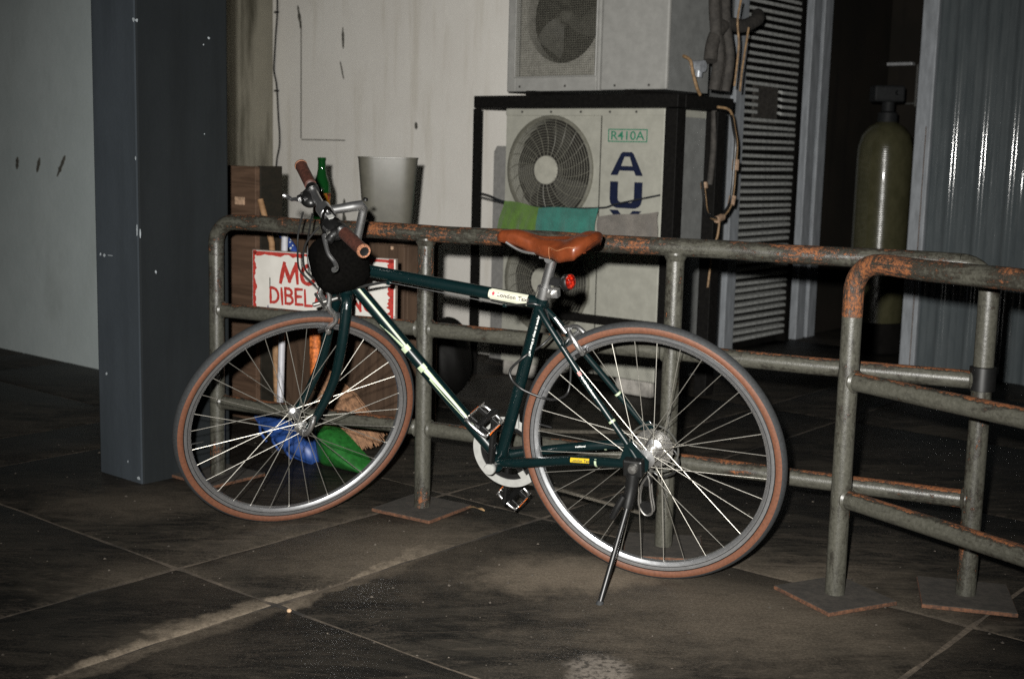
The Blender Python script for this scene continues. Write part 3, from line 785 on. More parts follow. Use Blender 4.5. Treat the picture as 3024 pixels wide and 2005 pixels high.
letter([[(0,1),(0,.32),(.03,.16),(.10,.06),(.22,0),(.5,0),(.5,.22),(.34,.22),(.27,.28),(.25,.38),(.25,1)],[(1,1),(.75,1),(.75,.38),(.73,.28),(.66,.22),(.5,.22),(.5,0),(.78,0),(.90,.06),(.97,.16),(1,.32)]], .836, .952, 'letter_u')
letter([[(0,0),(.27,0),(.5,.36),(.5,.66),(.27,1),(0,1),(.34,.5)],[(1,1),(.73,1),(.5,.66),(.5,.36),(.73,0),(1,0),(.66,.5)]], .712, .827, 'letter_x')

# ---- upper unit standing on the frame
up = empty('square_grille_condenser_unit', W(AX-.002, AY+.0), -TA)
tag(up, 'upper cream cooling unit with a square mesh grille, standing on the black iron frame', 'air conditioner')
zb, zt = 1.350, 2.03
MB().add([(0,0,zb),(AW,0,zb),(AW,AD,zb),(0,AD,zb),(0,0,zt),(AW,0,zt),(AW,AD,zt),(0,AD,zt)], [(0,3,2,1),(4,5,6,7),(1,2,6,5),(2,3,7,6),(3,0,4,7)]).build('cabinet', M['acside'], up, 0)
gx0, gx1, gz0, gz1 = .050, .515, 1.415, 1.985
fp = MB(); fp.box(0,gx0,-.0,.03,zb,zt).box(gx1,.532,0,.03,zb,zt).box(gx0,gx1,0,.03,zb,gz0).box(gx0,gx1,0,.03,gz1,zt)
fp.build('fan_panel', M['ac2'], up, 0, .004)
inner = MB(); square_ring(inner, gx0, gx1, gz0, gz1, .295, 1.685, .208, .032); recess(inner, .295, 1.685, .208, .032, .09)
inner.build('fan_shroud', M['acmesh'], up, 40)
MB().box(gx0,gx1,.10,.11,gz0,gz1).build('fan_cavity', M['acdark'], up, 0)
fan(up, .295, 1.685, .200, .065, 3, .9)
gw = MB()
nx = 44; nz = 54
for k in range(nx+1):
    x = gx0+.008+(gx1-gx0-.016)*k/nx; gw.box(x-.0006,x+.0006,-.010,-.0088,gz0,gz1)
for k in range(nz+1):
    z_ = gz0+.008+(gz1-gz0-.016)*k/nz; gw.box(gx0,gx1,-.008,-.006,z_-.0006,z_+.0006)
gw.build('mesh_grille', M['acguard'], up, 0)
gf = MB(); gf.tube([(gx0,-.006,gz0),(gx1,-.006,gz0),(gx1,-.006,gz1),(gx0,-.006,gz1)], .006, 8, closed=True); gf.build('grille_rim', M['ac2'], up, 40)
MB().box(.540,AW+.002,-.004,.02,zb+.001,zt).build('service_panel', M['ac2'], up, 0, .008, 3)
screws(up, [(.08,zb+.022),(.345,zb+.022),(.62,zb+.02),(.80,zb+.02)], -.005)

# ---- black iron frame
fm = empty('iron_frame', W(-4.06, 4.62), -TA)
tag(fm, 'black angle iron frame around the lower cooling unit, carrying the upper one', 'frame')
FW = 1.137
def angle(mb, x, y, z0, z1, w=.050, t=.005, sx=1, sy=1): mb.box(min(x,x+sx*w),max(x,x+sx*w),min(y,y+sy*t),max(y,y+sy*t),z0,z1); mb.box(min(x,x+sx*t),max(x,x+sx*t),min(y+sy*t,y+sy*w),max(y+sy*t,y+sy*w),z0,z1); return mb
angle(MB(), 0, 0, .0, 1.268).build('leg', M['iron'], fm, 0)
MB().box(FW-.062,FW,.0,.062,0,1.268).build('leg', M['iron'], fm, 0, .003)
MB().box(FW-.062,FW,.33,.40,0,1.268).build('leg', M['iron'], fm, 0, .003)
MB().box(0,.05,.42,.46,0,1.268).build('leg', M['iron'], fm, 0, .003)
MB().box(0,FW,.0,.060,1.272,1.328).build('front_beam', M['iron'], fm, 0, .004)
MB().box(FW-.062,FW,.063,.46,1.272,1.328).build('side_beam', M['iron'], fm, 0, .004)
MB().box(.0,.05,.063,.46,1.272,1.328).build('side_beam', M['iron'], fm, 0, .004)
MB().box(.30,.345,.02,.44,1.3285,1.3495).build('bearing_strip', M['iron'], fm, 0)
MB().box(.85,.90,.02,.44,1.3285,1.3495).build('bearing_strip', M['iron'], fm, 0)
MB().box(.053,FW-.064,.0,.035,.318,.354).build('low_front_bar', M['iron'], fm, 0, .003)
# pale board standing behind the frame
gb = MB().add([(0,0,0),(.10,0,0),(.10,0,1.06),(.085,0,1.10),(.02,0,1.10),(0,0,1.07),(0,.012,0),(.10,.012,0),(.10,.012,1.06),(.085,.012,1.10),(.02,.012,1.10),(0,.012,1.07)], [(0,1,2,3,4,5),(11,10,9,8,7,6),(0,6,7,1),(1,7,8,2),(2,8,9,3),(3,9,10,4),(4,10,11,5),(5,11,6,0)]).build('grey_board', M['greyboard'], None, 0, loc=W(-4.30, 5.06), rot=(0,0,-TA))
tag(gb, 'narrow grey board standing against the wall left of the tall cooling unit', 'board')

# ---- cloths on the cord across the lower unit
cd = empty('drying_cord', W(-4.285, 4.56), -TA); tag(cd, 'thin dark cord strung across the tall cooling unit, cloths hanging on it', 'cord')
cpath = [(.255,.07,.876),(.36,.03,.866),(.47,.018,.842),(.70,.012,.826),(1.01,.012,.838),(1.10,.018,.860),(1.30,.045,.905)]
MB().tube(smooth_path(cpath, 6), .0035, 6).build('cord_run', M['cord'], cd)
MB().tube(smooth_path([(.255,.07,.858),(.36,.04,.848),(.47,.022,.835)], 6), .003, 6).build('cord_run', M['cord'], cd)
def hang(name, x0, x1, ztop0, ztop1, drop0, drop1, mat, label, seed, skew=0.0, yoff=-.02, hole=None):
    q = random.Random(seed); nx, nz = 28, 18; vs = []; 
    for side in (0, 1):
        for j in range(nz+1):
            for i in range(nx+1):
                u, v = i/nx, j/nz
                x = x0+(x1-x0)*u + skew*v; zt_ = ztop0+(ztop1-ztop0)*u; d = drop0+(drop1-drop0)*u + .006*math.sin(u*9+seed)
                wob = .006*math.sin(u*13+seed+v*1.5)*v + .004*math.sin(u*29+seed)*v
                vs.append((x + .004*math.sin(v*7+seed), yoff + wob + side*.0035, zt_ - d*v + .004*math.sin(u*6)*(1-v)))
    n = (nx+1)*(nz+1); fs = []
    for s_ in (0, 1):
        for j in range(nz):
            for i in range(nx):
                a = s_*n + j*(nx+1)+i; f_ = (a, a+1, a+nx+2, a+nx+1)
                fs.append(f_ if s_ == 0 else f_[::-1])
    o = MB().add(vs, fs).build(name, mat, None, 60, loc=W(-4.285, 4.56), rot=(0,0,-TA))
    return tag(o, label, 'cloth')
hang('hanging_cloth', .470, .715, .845, .826, .165, .13, M['towelgreen'], 'fluffy leaf-green cloth hanging leftmost on the cord behind the saddle', 1, -.055, .008)
hang('hanging_cloth', .680, 1.010, .822, .838, .175, .175, M['towelteal'], 'teal cloth hanging in the middle of the cord behind the saddle', 2, -.02, -.002)
hang('hanging_cloth', 1.008, 1.318, .799, .836, .125, .125, M['towelgrey'], 'taupe grey cloth hanging rightmost on the cord, over the blue letters', 3, .0, .006)

# ---- pipes and wires beside the units
pp = empty('lagged_pipe_bundle', W(-3.0, 4.95), -TA); tag(pp, 'bundle of grey lagged pipes rising beside the upper cooling unit', 'pipes')
for i, (y, x, r_) in enumerate(((.0,.05,.026),(.055,.03,.022),(.10,.045,.024))):
    MB().tube(smooth_path([(x,y,1.36),(x+.01,y+.01,1.5),(x,y-.01,1.62),(x-.02,y+.0,1.75),(x-.05,y+.05,1.95)], 6), r_, 12).build('lagged_pipe', M['lag'], pp)
MB().tube(smooth_path([(.06,-.06,1.48),(.05,-.03,1.56),(.04,.04,1.625),(.03,.14,1.655),(.02,.28,1.66),(.0,.44,1.705),(-.06,.55,1.74)], 6), .030, 12).build('lagged_pipe', M['lag'], pp)
MB().tube(smooth_path([(.05,.00,.95),(.06,.0,1.1),(.05,.01,1.27)], 6), .014, 12).build('lagged_pipe', M['lag'], pp)
MB().tube(smooth_path([(.04,.06,.10),(.05,.055,.6),(.04,.06,1.0),(.05,.05,1.27)], 6), .011, 12).build('lagged_pipe', M['lag'], pp)
MB().tube([(.0,-.10,1.455),(.055,-.105,1.455)], .026, 12).build('valve_cap', M['brass'], pp)
MB().tube([(.03,-.105,1.41),(.035,-.105,1.47)], .018, 12).build('valve_cap', M['brass'], pp)
wr = empty('looped_wire', W(-2.97, 4.80), -TA); tag(wr, 'tan looped wire with tape wraps hanging from the iron frame', 'wire')
wp = smooth_path([(.07,.10,1.285),(.10,.16,1.27),(.09,.225,1.19),(.09,.25,1.12),(.09,.245,1.03),(.09,.24,.93),(.09,.215,.85),(.09,.12,.80),(.09,.03,.825),(.09,.0,.90),(.08,.0,.96)], 6)
MB().tube(wp, .006, 8).build('wire_run', M['tan'], wr)
MB().tube([p + Vector((.0,-.012,.006)) for p in wp[8:]], .007, 8).build('wire_run', M['cable'], wr)
for i in (22, 32, 40, 57): MB().tube([wp[i], wp[min(i+3,len(wp)-1)]], .016, 8).build('tape_wrap', M['tape'], wr)
MB().tube(smooth_path([(.09,.13,.80),(.09,.12,.73),(.08,.10,.66),(.07,.09,.50)], 5), .005, 8).build('wire_run', M['tan'], wr)
wr2 = empty('tan_wire', W(-2.97, 4.72), -TA); tag(wr2, 'short tan wire curling down the side of the upper cooling unit', 'wire')
MB().tube(smooth_path([(.0,.0,1.49),(.04,-.01,1.47),(.05,.0,1.42),(.06,.02,1.36),(.06,.05,1.33)], 6), .007, 8).build('wire_run', M['tan'], wr2)
wr3 = empty('tan_wire', W(-2.95, 5.02), -TA); tag(wr3, 'pair of long tan wires beside the lagged pipes', 'wire')
MB().tube(smooth_path([(.06,.02,1.75),(.06,.0,1.66),(.06,.02,1.55),(.06,.0,1.38)], 6), .005, 8).build('wire_run', M['tan'], wr3)
MB().tube(smooth_path([(.06,.10,1.64),(.06,.08,1.55),(.06,.06,1.45),(.06,.05,1.36)], 6), .005, 8).build('wire_run', M['tan'], wr3)

# ================================================================ CLUTTER BEHIND THE RAILING
tb = empty('tall_wooden_box', W(-4.30, 3.15), -TA); tag(tb, 'tall brown wooden box half hidden behind the dark column', 'cabinet')
MB().box(0,.437,0,.022,.004,.99).build('front_panel', M['wood'], tb, 0, .002)
MB().box(.420,.440,.0225,.13,.004,.992).build('side_panel', M['wooddark'], tb, 0, .002)
MB().box(.0,.4195,.0225,.13,.965,.985).build('top_panel', M['wooddark'], tb, 0, .002)
MB().box(.32,.375,-.006,-.0005,.842,.872).build('pale_label', M['tape'], tb, 0, .001)
lc = empty('low_cabinet', W(-3.855, 3.262), -TA); tag(lc, 'low dark brown cabinet behind the white sign, bottle and bin on top', 'cabinet')
CT = .745
MB().box(0,.335,0,.018,.03,CT-.02).build('door_panel', M['wood2'], lc, 0, .002)
MB().box(.338,.675,0,.018,.03,CT-.02).build('door_panel', M['wood2'], lc, 0, .002)
MB().box(.657,.675,.0185,.18,.03,CT-.02).build('side_panel', M['wood2'], lc, 0, .002)
MB().box(-.004,.680,-.008,.19,CT-.0195,CT).build('top_panel', M['wood2'], lc, 0, .002)
MB().box(.02,.65,.03,.17,.002,.0295).build('plinth', M['wooddark'], lc, 0)
MB().box(.0,.656,.162,.18,.03,CT-.02).build('back_panel', M['wooddark'], lc, 0)
MB().box(.615,.624,-.010,-.0005,.712,.7245).build('catch', M['tape'], lc, 0, .002)

BOTTLE_D1, BIN_D1 = -3.723, -3.368
bt = empty('green_bottle', W(BOTTLE_D1, 3.36, CT), -TA); tag(bt, 'green glass beer bottle with orange label standing on the low cabinet', 'bottle')
MB().lathe([(0,.002),(.030,.002),(.0335,.008),(.0335,.165),(.031,.185),(.020,.215),(.0155,.240),(.0145,.272),(.0165,.274),(.0165,.284),(.0145,.285),(.0125,.285),(.0125,.25)], (0,0,0), (0,0,1), 32).build('glass', M['bottle'], bt, 50)
MB().lathe([(.0338,.075),(.0340,.076),(.0340,.148),(.0338,.149)], (0,0,0), (0,0,1), 32).build('label_band', M['blabel'], bt, 50)
bn = empty('grey_bin', W(BIN_D1, 3.365, CT), -TA); tag(bn, 'plain grey flat-sided plastic waste bin standing on the low cabinet by the wall', 'bin')
def rr_ring(w, d, z, n=40, e=4.5):
    out = []
    for k in range(n):
        t = 2*PI*k/n; c_, s_ = math.cos(t), math.sin(t)
        out.append((w*math.copysign(abs(c_)**(2/e), c_), d*math.copysign(abs(s_)**(2/e), s_), z))
    return out
bvs = []; bfs = []; lv_ = [(.070,.0),(.082,.0),(.085,.006),(.1085,.288),(.1105,.289),(.1105,.2935),(.1075,.2935),(.1050,.288),(.082,.012),(.002,.010)]
for w_, z_ in lv_: bvs += rr_ring(w_, w_*.80, z_)
for i in range(len(lv_)-1):
    for k in range(40): bfs.append((i*40+k, i*40+(k+1) % 40, (i+1)*40+(k+1) % 40, (i+1)*40+k))
bfs.append(tuple(range(40))[::-1]); bfs.append(tuple(range(360,400)))
MB().add(bvs, bfs).build('shell', M['bin'], bn, 40); bn.rotation_euler = (0,0,.06)

# blue dustpan with white tube handle
def domed(outline, y, depth, bulge, mat, name, parent, rings=5):
    """a shallow moulded shell standing upright: outline in x,z, bulging towards -y"""
    n = len(outline); cx = sum(p[0] for p in outline)/n; cz = sum(p[1] for p in outline)/n
    vs = [(x, y+depth, z) for x, z in outline]
    for i in range(rings):
        t = i/rings; k = 1-t
        for x, z in outline: vs.append((cx+(x-cx)*k, y-bulge*math.sin(t*PI/2)**.8, cz+(z-cz)*k))
    vs.append((cx, y-bulge, cz)); fs = []
    for i in range(rings):
        for k in range(n): fs.append((i*n+k, i*n+(k+1) % n, (i+1)*n+(k+1) % n, (i+1)*n+k))
    c = len(vs)-1
    for k in range(n): fs.append((rings*n+k, rings*n+(k+1) % n, c))
    fs.append(tuple(range(n))[::-1])
    return MB().add(vs, fs).build(name, mat, parent, 60)
dp = empty('blue_dustpan', W(-3.475, 2.81), -TA); tag(dp, 'blue plastic dustpan with long white handle behind the front wheel', 'dustpan')
oul = [(-.035,.118),(.02,.135),(.075,.140),(.105,.128),(.150,.108),(.19,.096),(.225,.082),(.262,.052),(.268,.004),(.225,.004),(.165,.012),(.105,.036),(.04,.068),(.0,.092)]
domed([(p.x, p.y) for p in smooth_path([(a, b, 0) for a, b in oul+oul[:1]], 3)][:-1], .05, .05, .05, M['bluepan'], 'pan', dp)
MB().tube([(x_, .05-.003, z_) for x_, z_ in [(p.x, p.y) for p in smooth_path([(a, b, 0) for a, b in oul+oul[:1]], 3)][:-1]], .0042, 6, closed=True).build('lip', M['bluepan'], dp)
for rx_ in (.06,.125,.19): MB().tube([(rx_-.03,.012,.118-.30*(rx_-.06)),(rx_,-.006,.085-.33*(rx_-.06)),(rx_+.02,.004,.055-.30*(rx_-.06))], .0045, 6).build('rib', M['bluepan'], dp)
MB().tube([(.082,.06,.125),(.020,.125,.44),(-.052,.20,.80)], .0120, 14).build('handle', M['whitetube'], dp)
MB().tube([(.084,.058,.115),(.073,.068,.17)], .0150, 14).build('collar', M['steel'], dp)
gp = empty('green_dustpan', W(-3.215, 2.84), -TA); tag(gp, 'bright green plastic dustpan leaning by the broom on the ground', 'dustpan')
domed([(p.x, p.y) for p in smooth_path([(.0,.125,0),(.04,.130,0),(.080,.12,0),(.11,.105,0),(.175,.065,0),(.250,.016,0),(.252,.003,0),(.20,.003,0),(.10,.003,0),(.035,.003,0),(.012,.05,0),(.0,.135,0)], 3)][:-1], .03, .06, .035, M['greenpan'], 'pan', gp)
# broom
br = empty('straw_broom', W(-3.45, 3.00), -TA); tag(br, 'brown straw broom with spotted blue handle leaning behind the sign', 'broom')
MB().tube(smooth_path([(-.205,.05,.800),(-.147,.05,.756),(-.076,.05,.70),(-.02,.05,.60),(.02,.055,.47)], 5), .0135, 12).build('handle', M['dotblue'], br)
MB().tube([(.015,.065,.48),(.05,.04,.37),(.085,.025,.26)], [.016,.021,.030], 12).build('binding', M['orange'], br)
q = random.Random(17); bs = MB()
for k in range(420):
    u = q.uniform(-1, 1); dpt = q.uniform(-.025,.025)
    a = Vector((.09+.022*u, .02+dpt*.5, .30)); b_ = Vector((.30+.135*u, .0+dpt, .045+.05*u*u*0 + max(0, .05*u)+q.uniform(-.02,.02)))
    mid = (a+b_)/2 + Vector((q.uniform(-.006,.006), q.uniform(-.006,.006), .02+q.uniform(-.006,.006)))
    bs.tube([a, mid, b_], [.0022,.002,.0012], 3, caps=False)
o = bs.build('bristles', M['straw'], br, 60); o['kind'] = 'stuff'
MB().tube([(.075,-.012,.235),(.19,-.02,.20)], .003, 6).build('stitching', M['tan'], br)
st = empty('wooden_stick', W(-3.80, 3.05), -TA); tag(st, 'short bare wooden stick handle poking above the railing beside the tall box', 'stick')
MB().tube([(.16,.02,.004),(.105,.05,.5),(.068,.07,.71),(.002,.07,.868)], .0115, 12).build('shaft', M['handlewood'], st)
# black sack
sk = MB(); sk.ellipsoid((0,0,.175), .125, .125, .18, 28, 18)
q = random.Random(4)
sk.v = [(x*(1+.05*math.sin(9*math.atan2(y,x)+z*20)), y*(1+.05*math.sin(9*math.atan2(y,x)+z*20)), max(.002, z*(1+.03*math.sin(x*40)))) for x, y, z in sk.v]
so = sk.build('black_sack', M['sack'], None, 60, loc=W(-3.705, 4.05), rot=(0,0,-TA)); tag(so, 'round black sack on the ground behind the railing, beside the second post', 'sack')

# litter
lf = MB(); vs = []; 
for k in range(9):
    t = k/8; w = .010*math.sin(PI*t)**.7+.001; vs += [(-.03+.06*t, -w, .004+.008*math.sin(PI*t)), (-.03+.06*t, w, .006+.004*math.sin(PI*t*2)**2)]
lf.add(vs, [(2*k, 2*k+1, 2*k+3, 2*k+2) for k in range(8)])
lo = lf.build('dry_leaf', M['leaf'], None, 60, loc=(-.095,3.715,.002), rot=(0,0,-.5)); tag(lo, 'small pale dry leaf on the slabs between the two wheels', 'leaf')
gq = random.Random(31); gm = MB()
for k in range(520):
    gx, gy = gq.uniform(-1.6,1.6), gq.uniform(2.2,4.6); gr = gq.choice((.0012,.0016,.002,.003,.0045)) * gq.uniform(.7,1.2)
    a_ = gq.uniform(0, 6.3)
    vs_ = [(gx+gr*math.cos(a_+2*PI*i/5)*gq.uniform(.7,1.3), gy+gr*math.sin(a_+2*PI*i/5)*gq.uniform(.7,1.3), .0004) for i in range(5)] + [(gx, gy, gr*.9)]
    gm.add(vs_, [(i, (i+1) % 5, 5) for i in range(5)])
go_ = gm.build('loose_grit', M['grit'], None, 0); go_['kind'] = 'stuff'; tag(go_, 'loose grit and sand grains scattered over the slabs', 'grit')
cr = MB(); cr.ellipsoid((0,0,.004), .006,.005,.005,8,6); co = cr.build('pale_crumb', M['crumb'], None, 40, loc=(-.50,2.835,0)); tag(co, 'tiny pale crumb of grit lying on the dusty slab joint', 'grit')

# ================================================================ BICYCLE
# local frame: x forward, y to the rider's left (towards the viewer), z up, origin at the rear tyre contact
HEADING, LEAN, STEER = .4163, .2025, .8786
fwd = Vector((-math.cos(HEADING), math.sin(HEADING), 0)); lft = Vector((-math.sin(HEADING), -math.cos(HEADING), 0)); upv = Vector((0,0,1))
cl, sl_ = math.cos(LEAN), math.sin(LEAN)
L2 = lft*cl - upv*sl_; U2 = upv*cl + lft*sl_
BM = Matrix(((fwd.x, L2.x, U2.x, .3751), (fwd.y, L2.y, U2.y, 3.1577), (fwd.z, L2.z, U2.z, 0.0), (0,0,0,1)))
bike = empty('bicycle'); bike.matrix_world = BM
tag(bike, 'dark green city bicycle with tan saddle and gum tyres on its kickstand', 'bicycle')
WR, WB = .343, 1.0214
HA = math.radians(71.1)
AXIS = Vector((-math.cos(HA), 0, math.sin(HA)))
PIV = Vector((.9646, 0, .3236))
SM = Matrix.Translation(PIV) @ Matrix.Rotation(STEER, 4, AXIS) @ Matrix.Translation(-PIV)
camL = BM.inverted() @ Vector((0, 0, CAM_H))
def bp(mb, name, mat, parent=None, smooth=40, bevel=0, steer=False, seg=2):
    o = mb.build(name, mat, parent or bike, smooth, bevel, seg)
    if steer and (parent is None): o.matrix_local = SM
    return o

# ---- frame
BBp = Vector((.410,0,.2755)); ST = Vector((.2627,0,.7401)); HT0 = Vector((.8345,0,.695)); HT1 = Vector((.7985,0,.800))
TT0, TT1 = Vector((.2765,0,.7155)), Vector((.8075,0,.7723)); DT0, DT1 = Vector((.815,0,.737)), Vector((.4135,0,.281))
bp(MB().tube([BBp, ST], .0158, 20), 'seat_tube', M['green'])
bp(MB().tube([TT0, TT1], .0160, 20), 'top_tube', M['green'])
bp(MB().tube([DT0, DT1], .0172, 20), 'down_tube', M['green'])
bp(MB().tube([HT0, HT1], .0190, 20), 'head_tube', M['green'])
bp(MB().tube([BBp+Vector((0,-.036,0)), BBp+Vector((0,.036,0))], .0215, 24), 'bottom_bracket', M['green'])
for s_ in (1, -1):
    bp(MB().tube(smooth_path([(.402,.026*s_,.278),(.33,.038*s_,.291),(.1809,.046*s_,.3215),(.06,.062*s_,.3365),(.012,.066*s_,.343)], 4), [.0125]*4+[.0128]*8+[.0118]*4+[.009]), 'chain_stay', M['green'])
    bp(MB().tube(smooth_path([(.2705,.013*s_,.700),(.235,.026*s_,.655),(.1531,.044*s_,.5460),(.0438,.061*s_,.4045),(.010,.066*s_,.356)], 4), .0082, 14), 'seat_stay', M['green'])
    d = MB(); prof = [(-.016,.330),(.0,.322),(.018,.325),(.045,.334),(.050,.352),(.036,.390),(.022,.398),(.0,.372),(-.018,.352)]
    n = len(prof); vs = [(x, .062*s_ + t*s_, z) for t in (.0,.009) for x, z in prof]
    fs = [(k, (k+1) % n, n+(k+1) % n, n+k) for k in range(n)] + [tuple(range(n)), tuple(range(n, 2*n))[::-1]]
    bp(d.add(vs, fs), 'dropout', M['green'], None, 30, .002)
bp(MB().tube([(.205,-.04,.618),(.205,.04,.618)], .007, 10), 'seat_stay_bridge', M['green'])
for k, p in ((0,(.247,.043,.006)),):
    bp(MB().tube([(.268,-.02,.703),(.268,.02,.703)], .0105, 14), 'seat_cluster', M['green'])

# ---- decals on the tubes
def tube_frame(p0, p1):
    p0, p1 = Vector(p0), Vector(p1); d = (p1-p0); L = d.length; d.normalize()
    c = camL - (p0+p1)/2; e = c - d*c.dot(d); e.normalize(); f_ = d.cross(e)
    return p0, d, e, f_, L
def tube_strip(p0, p1, r, stations, name, mat, parent, flip=1):
    """stations: (s, a0, a1): patch between angles a0..a1 at length s; angle 0 faces the viewer"""
    o_, d, e, f_, L = tube_frame(p0, p1); mb = MB(); na = 7; vs = []
    for s_, a0, a1 in stations:
        for k in range(na):
            a = a0 + (a1-a0)*k/(na-1); vs.append(o_ + d*s_ + (e*math.cos(a) + f_*math.sin(a))*r)
    fs = [(i*na+k, i*na+k+1, (i+1)*na+k+1, (i+1)*na+k) for i in range(len(stations)-1) for k in range(na-1)]
    return bp(mb.add(vs, fs), name, mat, parent, 60)
def tube_text(p0, p1, r, s0, h, a0, txt, name, mat, parent, sign=1, up=1, stretch=1.0):
    o_, d, e, f_, L = tube_frame(p0, p1); vs, fs = text_geo(txt, h*1.38, h*.045, 1.06)
    out = []
    for v in vs:
        a = a0 + up*(v.y - h/2)/r; out.append(o_ + d*(s0 + sign*v.x*stretch) + (e*math.cos(a) + f_*math.sin(a))*r)
    return bp(MB().add(out, fs), name, mat, parent, 0)
# which way round is "up" on each tube
def updir(p0, p1):
    o_, d, e, f_, L = tube_frame(p0, p1); return 1 if f_.z > 0 else -1
# cream label with the maker's line near the seat end of the top tube
ub = updir(TT0, TT1)
LB0, LB1 = .026, .131
ttube = [c for c in bike.children if c.name.startswith('top_tube')][0]
tube_strip(TT0, TT1, .0164, [(LB0,-.95,.95),(LB0+.05,-.95,.95),(LB1-.006,-.95,.95),(LB1,-.6,.6)], 'cream_label', M['cream'], ttube)
tube_text(TT0, TT1, .0167, LB1-.024, .0098, ub*.05, 'London Taxi', 'label_lettering', M['ink'], ttube, -1, ub, 1.16)
mk = MB(); o_, d, e, f_, L = tube_frame(TT0, TT1)
vs = []
for k in range(10):
    a = 2*PI*k/10; rr = .0055*(1 if k % 2 == 0 else .72); ang = ub*(.08 + rr*math.sin(a)/.0167); vs.append(o_ + d*(LB1-.0135+rr*.8*math.cos(a)) + (e*math.cos(ang)+f_*math.sin(ang))*.0168)
bp(mk.add(vs, [tuple(range(10))]), 'label_emblem', M['redink'], ttube, 0)
# pale stripes on the down tube
dtube = [c for c in bike.children if c.name.startswith('down_tube')][0]
ud = updir(DT0, DT1)
def stripe(st): return tube_strip(DT0, DT1, .0176, [(s_, ud*a0, ud*a1) for s_, a0, a1 in st], 'pale_stripe', M['lime'], dtube)
stripe([(.030,.02,.30),(.10,.0,.27),(.225,-.10,.20)])
stripe([(.14,-1.15,-1.02),(.18,-.75,-.50),(.225,-.55,-.15)])
stripe([(.226,-.95,.42),(.242,-.95,.42)])
stripe([(.292,-.95,.42),(.308,-.95,.42)])
stripe([(.309,-.45,.30),(.36,-.25,.27),(.45,.0,.30),(.545,.10,.28)])
stripe([(.335,-.60,-.35),(.40,-.50,-.38),(.47,-.30,-.22)])
# maker's lines elsewhere
stube = [c for c in bike.children if c.name.startswith('seat_tube')][0]
us = updir(BBp, ST)
o_, d, e, f_, L = tube_frame(BBp, ST); usx = 1 if f_.x < 0 else -1
tube_text(BBp, ST, .0162, .318, .0060, usx*.30, 'The world is open to everyone.', 'lettering', M['whiteink'], stube, 1, -usx if False else usx, 1.12)
cst = [c for c in bike.children if c.name.startswith('chain_stay')][0]; sst = [c for c in bike.children if c.name.startswith('seat_stay')][0]; sst2 = [c for c in bike.children if c.name.startswith('seat_stay')][1]
cst2 = [c for c in bike.children if c.name.startswith('chain_stay')][1]
CS0, CS1 = Vector((.1809,.046,.3215)), Vector((.06,.062,.3365))
uc = updir(CS0, CS1)
tube_strip(CS0, CS1, .0131, [(-.006,-.50,.42),(.048,-.50,.42)], 'yellow_label', M['yellow'], cst)
tube_text(CS0, CS1, .0134, -.002, .0070, uc*(-.02), 'London Taxi', 'label_lettering', M['inkblack'], cst, 1, uc, 1.0)
tube_strip(CS0, CS1, .0127, [(.062,-1.5,1.5),(.068,-1.5,1.5)], 'pale_band', M['lime'], cst)
SS0, SS1 = Vector((.1531,.044,.5460)), Vector((.0438,.061,.4045)); uss = updir(SS0, SS1)
tube_strip(SS0, SS1, .0088, [(.127,-1.5,1.5),(.133,-1.5,1.5)], 'pale_band', M['lime'], sst)
tube_text(SS0, SS1, .0087, .0, .0050, 0, 'British Manufacturer', 'lettering', M['whiteink'], sst, 1, uss, 1.0)
tube_strip(SS0, SS1, .0087, [(-.016,-.5,.5),(-.005,-.5,.5)], 'pink_mark', M['pinkink'], sst)
SR0, SR1 = Vector((.1531,-.044,.5460)), Vector((.0438,-.061,.4045))
tube_strip(SR0, SR1, .0088, [(.09,-1.5,1.5),(.096,-1.5,1.5)], 'pale_band', M['lime'], sst2)
CR0, CR1 = Vector((.1809,-.046,.3215)), Vector((.06,-.062,.3365))
tube_strip(CR0, CR1, .0129, [(.045,-1.5,1.5),(.051,-1.5,1.5)], 'pale_band', M['lime'], cst2)
tube_text(CR0, CR1, .0131, -.03, .0045, 0, 'traditional', 'lettering', M['whiteink'], cst2, 1, updir(CR0, CR1), 1.0)

# ---- fork, headset, stem and bars (turned with the steering)
ft = [(.846,.036,.680),(.8727,.050,.5965),(.9151,.053,.4774),(.9720,.051,.385),(1.000,.050,.352),(1.016,.050,.343)]
for s_ in (1, -1):
    pts = smooth_path([(x, y*s_, z) for x, y, z in ft], 5); n = len(pts)
    bp(MB().tube(pts, [.0150-.0070*(i/(n-1))**1.3 for i in range(n)], 16), 'fork_blade', M['green'], steer=True)
    bp(MB().box(1.010,1.034,(.046 if s_ > 0 else -.053),(.053 if s_ > 0 else -.046),.328,.356), 'fork_end', M['steel'], None, 0, .003, True)
bp(MB().tube(smooth_path([(.848,-.040,.676),(.841,-.028,.694),(.838,0,.700),(.841,.028,.694),(.848,.040,.676)], 4), [.0145]*8+[.0165]*1+[.0145]*8, 14), 'fork_crown', M['green'], steer=True)
ax = AXIS; hb = Vector((.8330,0,.7000))
bp(MB().lathe([(.012,-.014),(.0225,-.012),(.0235,-.004),(.020,.0),(.012,.0)], HT0, ax, 24), 'lower_headset', M['black'], steer=True)
bp(MB().lathe([(.012,.0),(.0215,.0),(.0225,.006),(.0200,.016),(.0140,.022),(.011,.024)], HT1, ax, 24), 'upper_headset', M['silver'], steer=True)
Q0, Q1, CLP = HT1 + ax*.02, Vector((.7492,0,.9429)), Vector((.8536,0,.9525))
st_ = smooth_path([Q0, Q0+(Q1-Q0)*.5, Q1-(Q1-Q0).normalized()*.012], 4) + [Q1+Vector((.010,0,.0)), Q1+Vector((.035,0,.003)), CLP-Vector((.022,0,.002)), CLP]
nq = len(st_)
bp(MB().tube(st_, [.0112]*(nq-4)+[.0135,.0130,.0115,.012], 18), 'stem', M['silver'], steer=True)
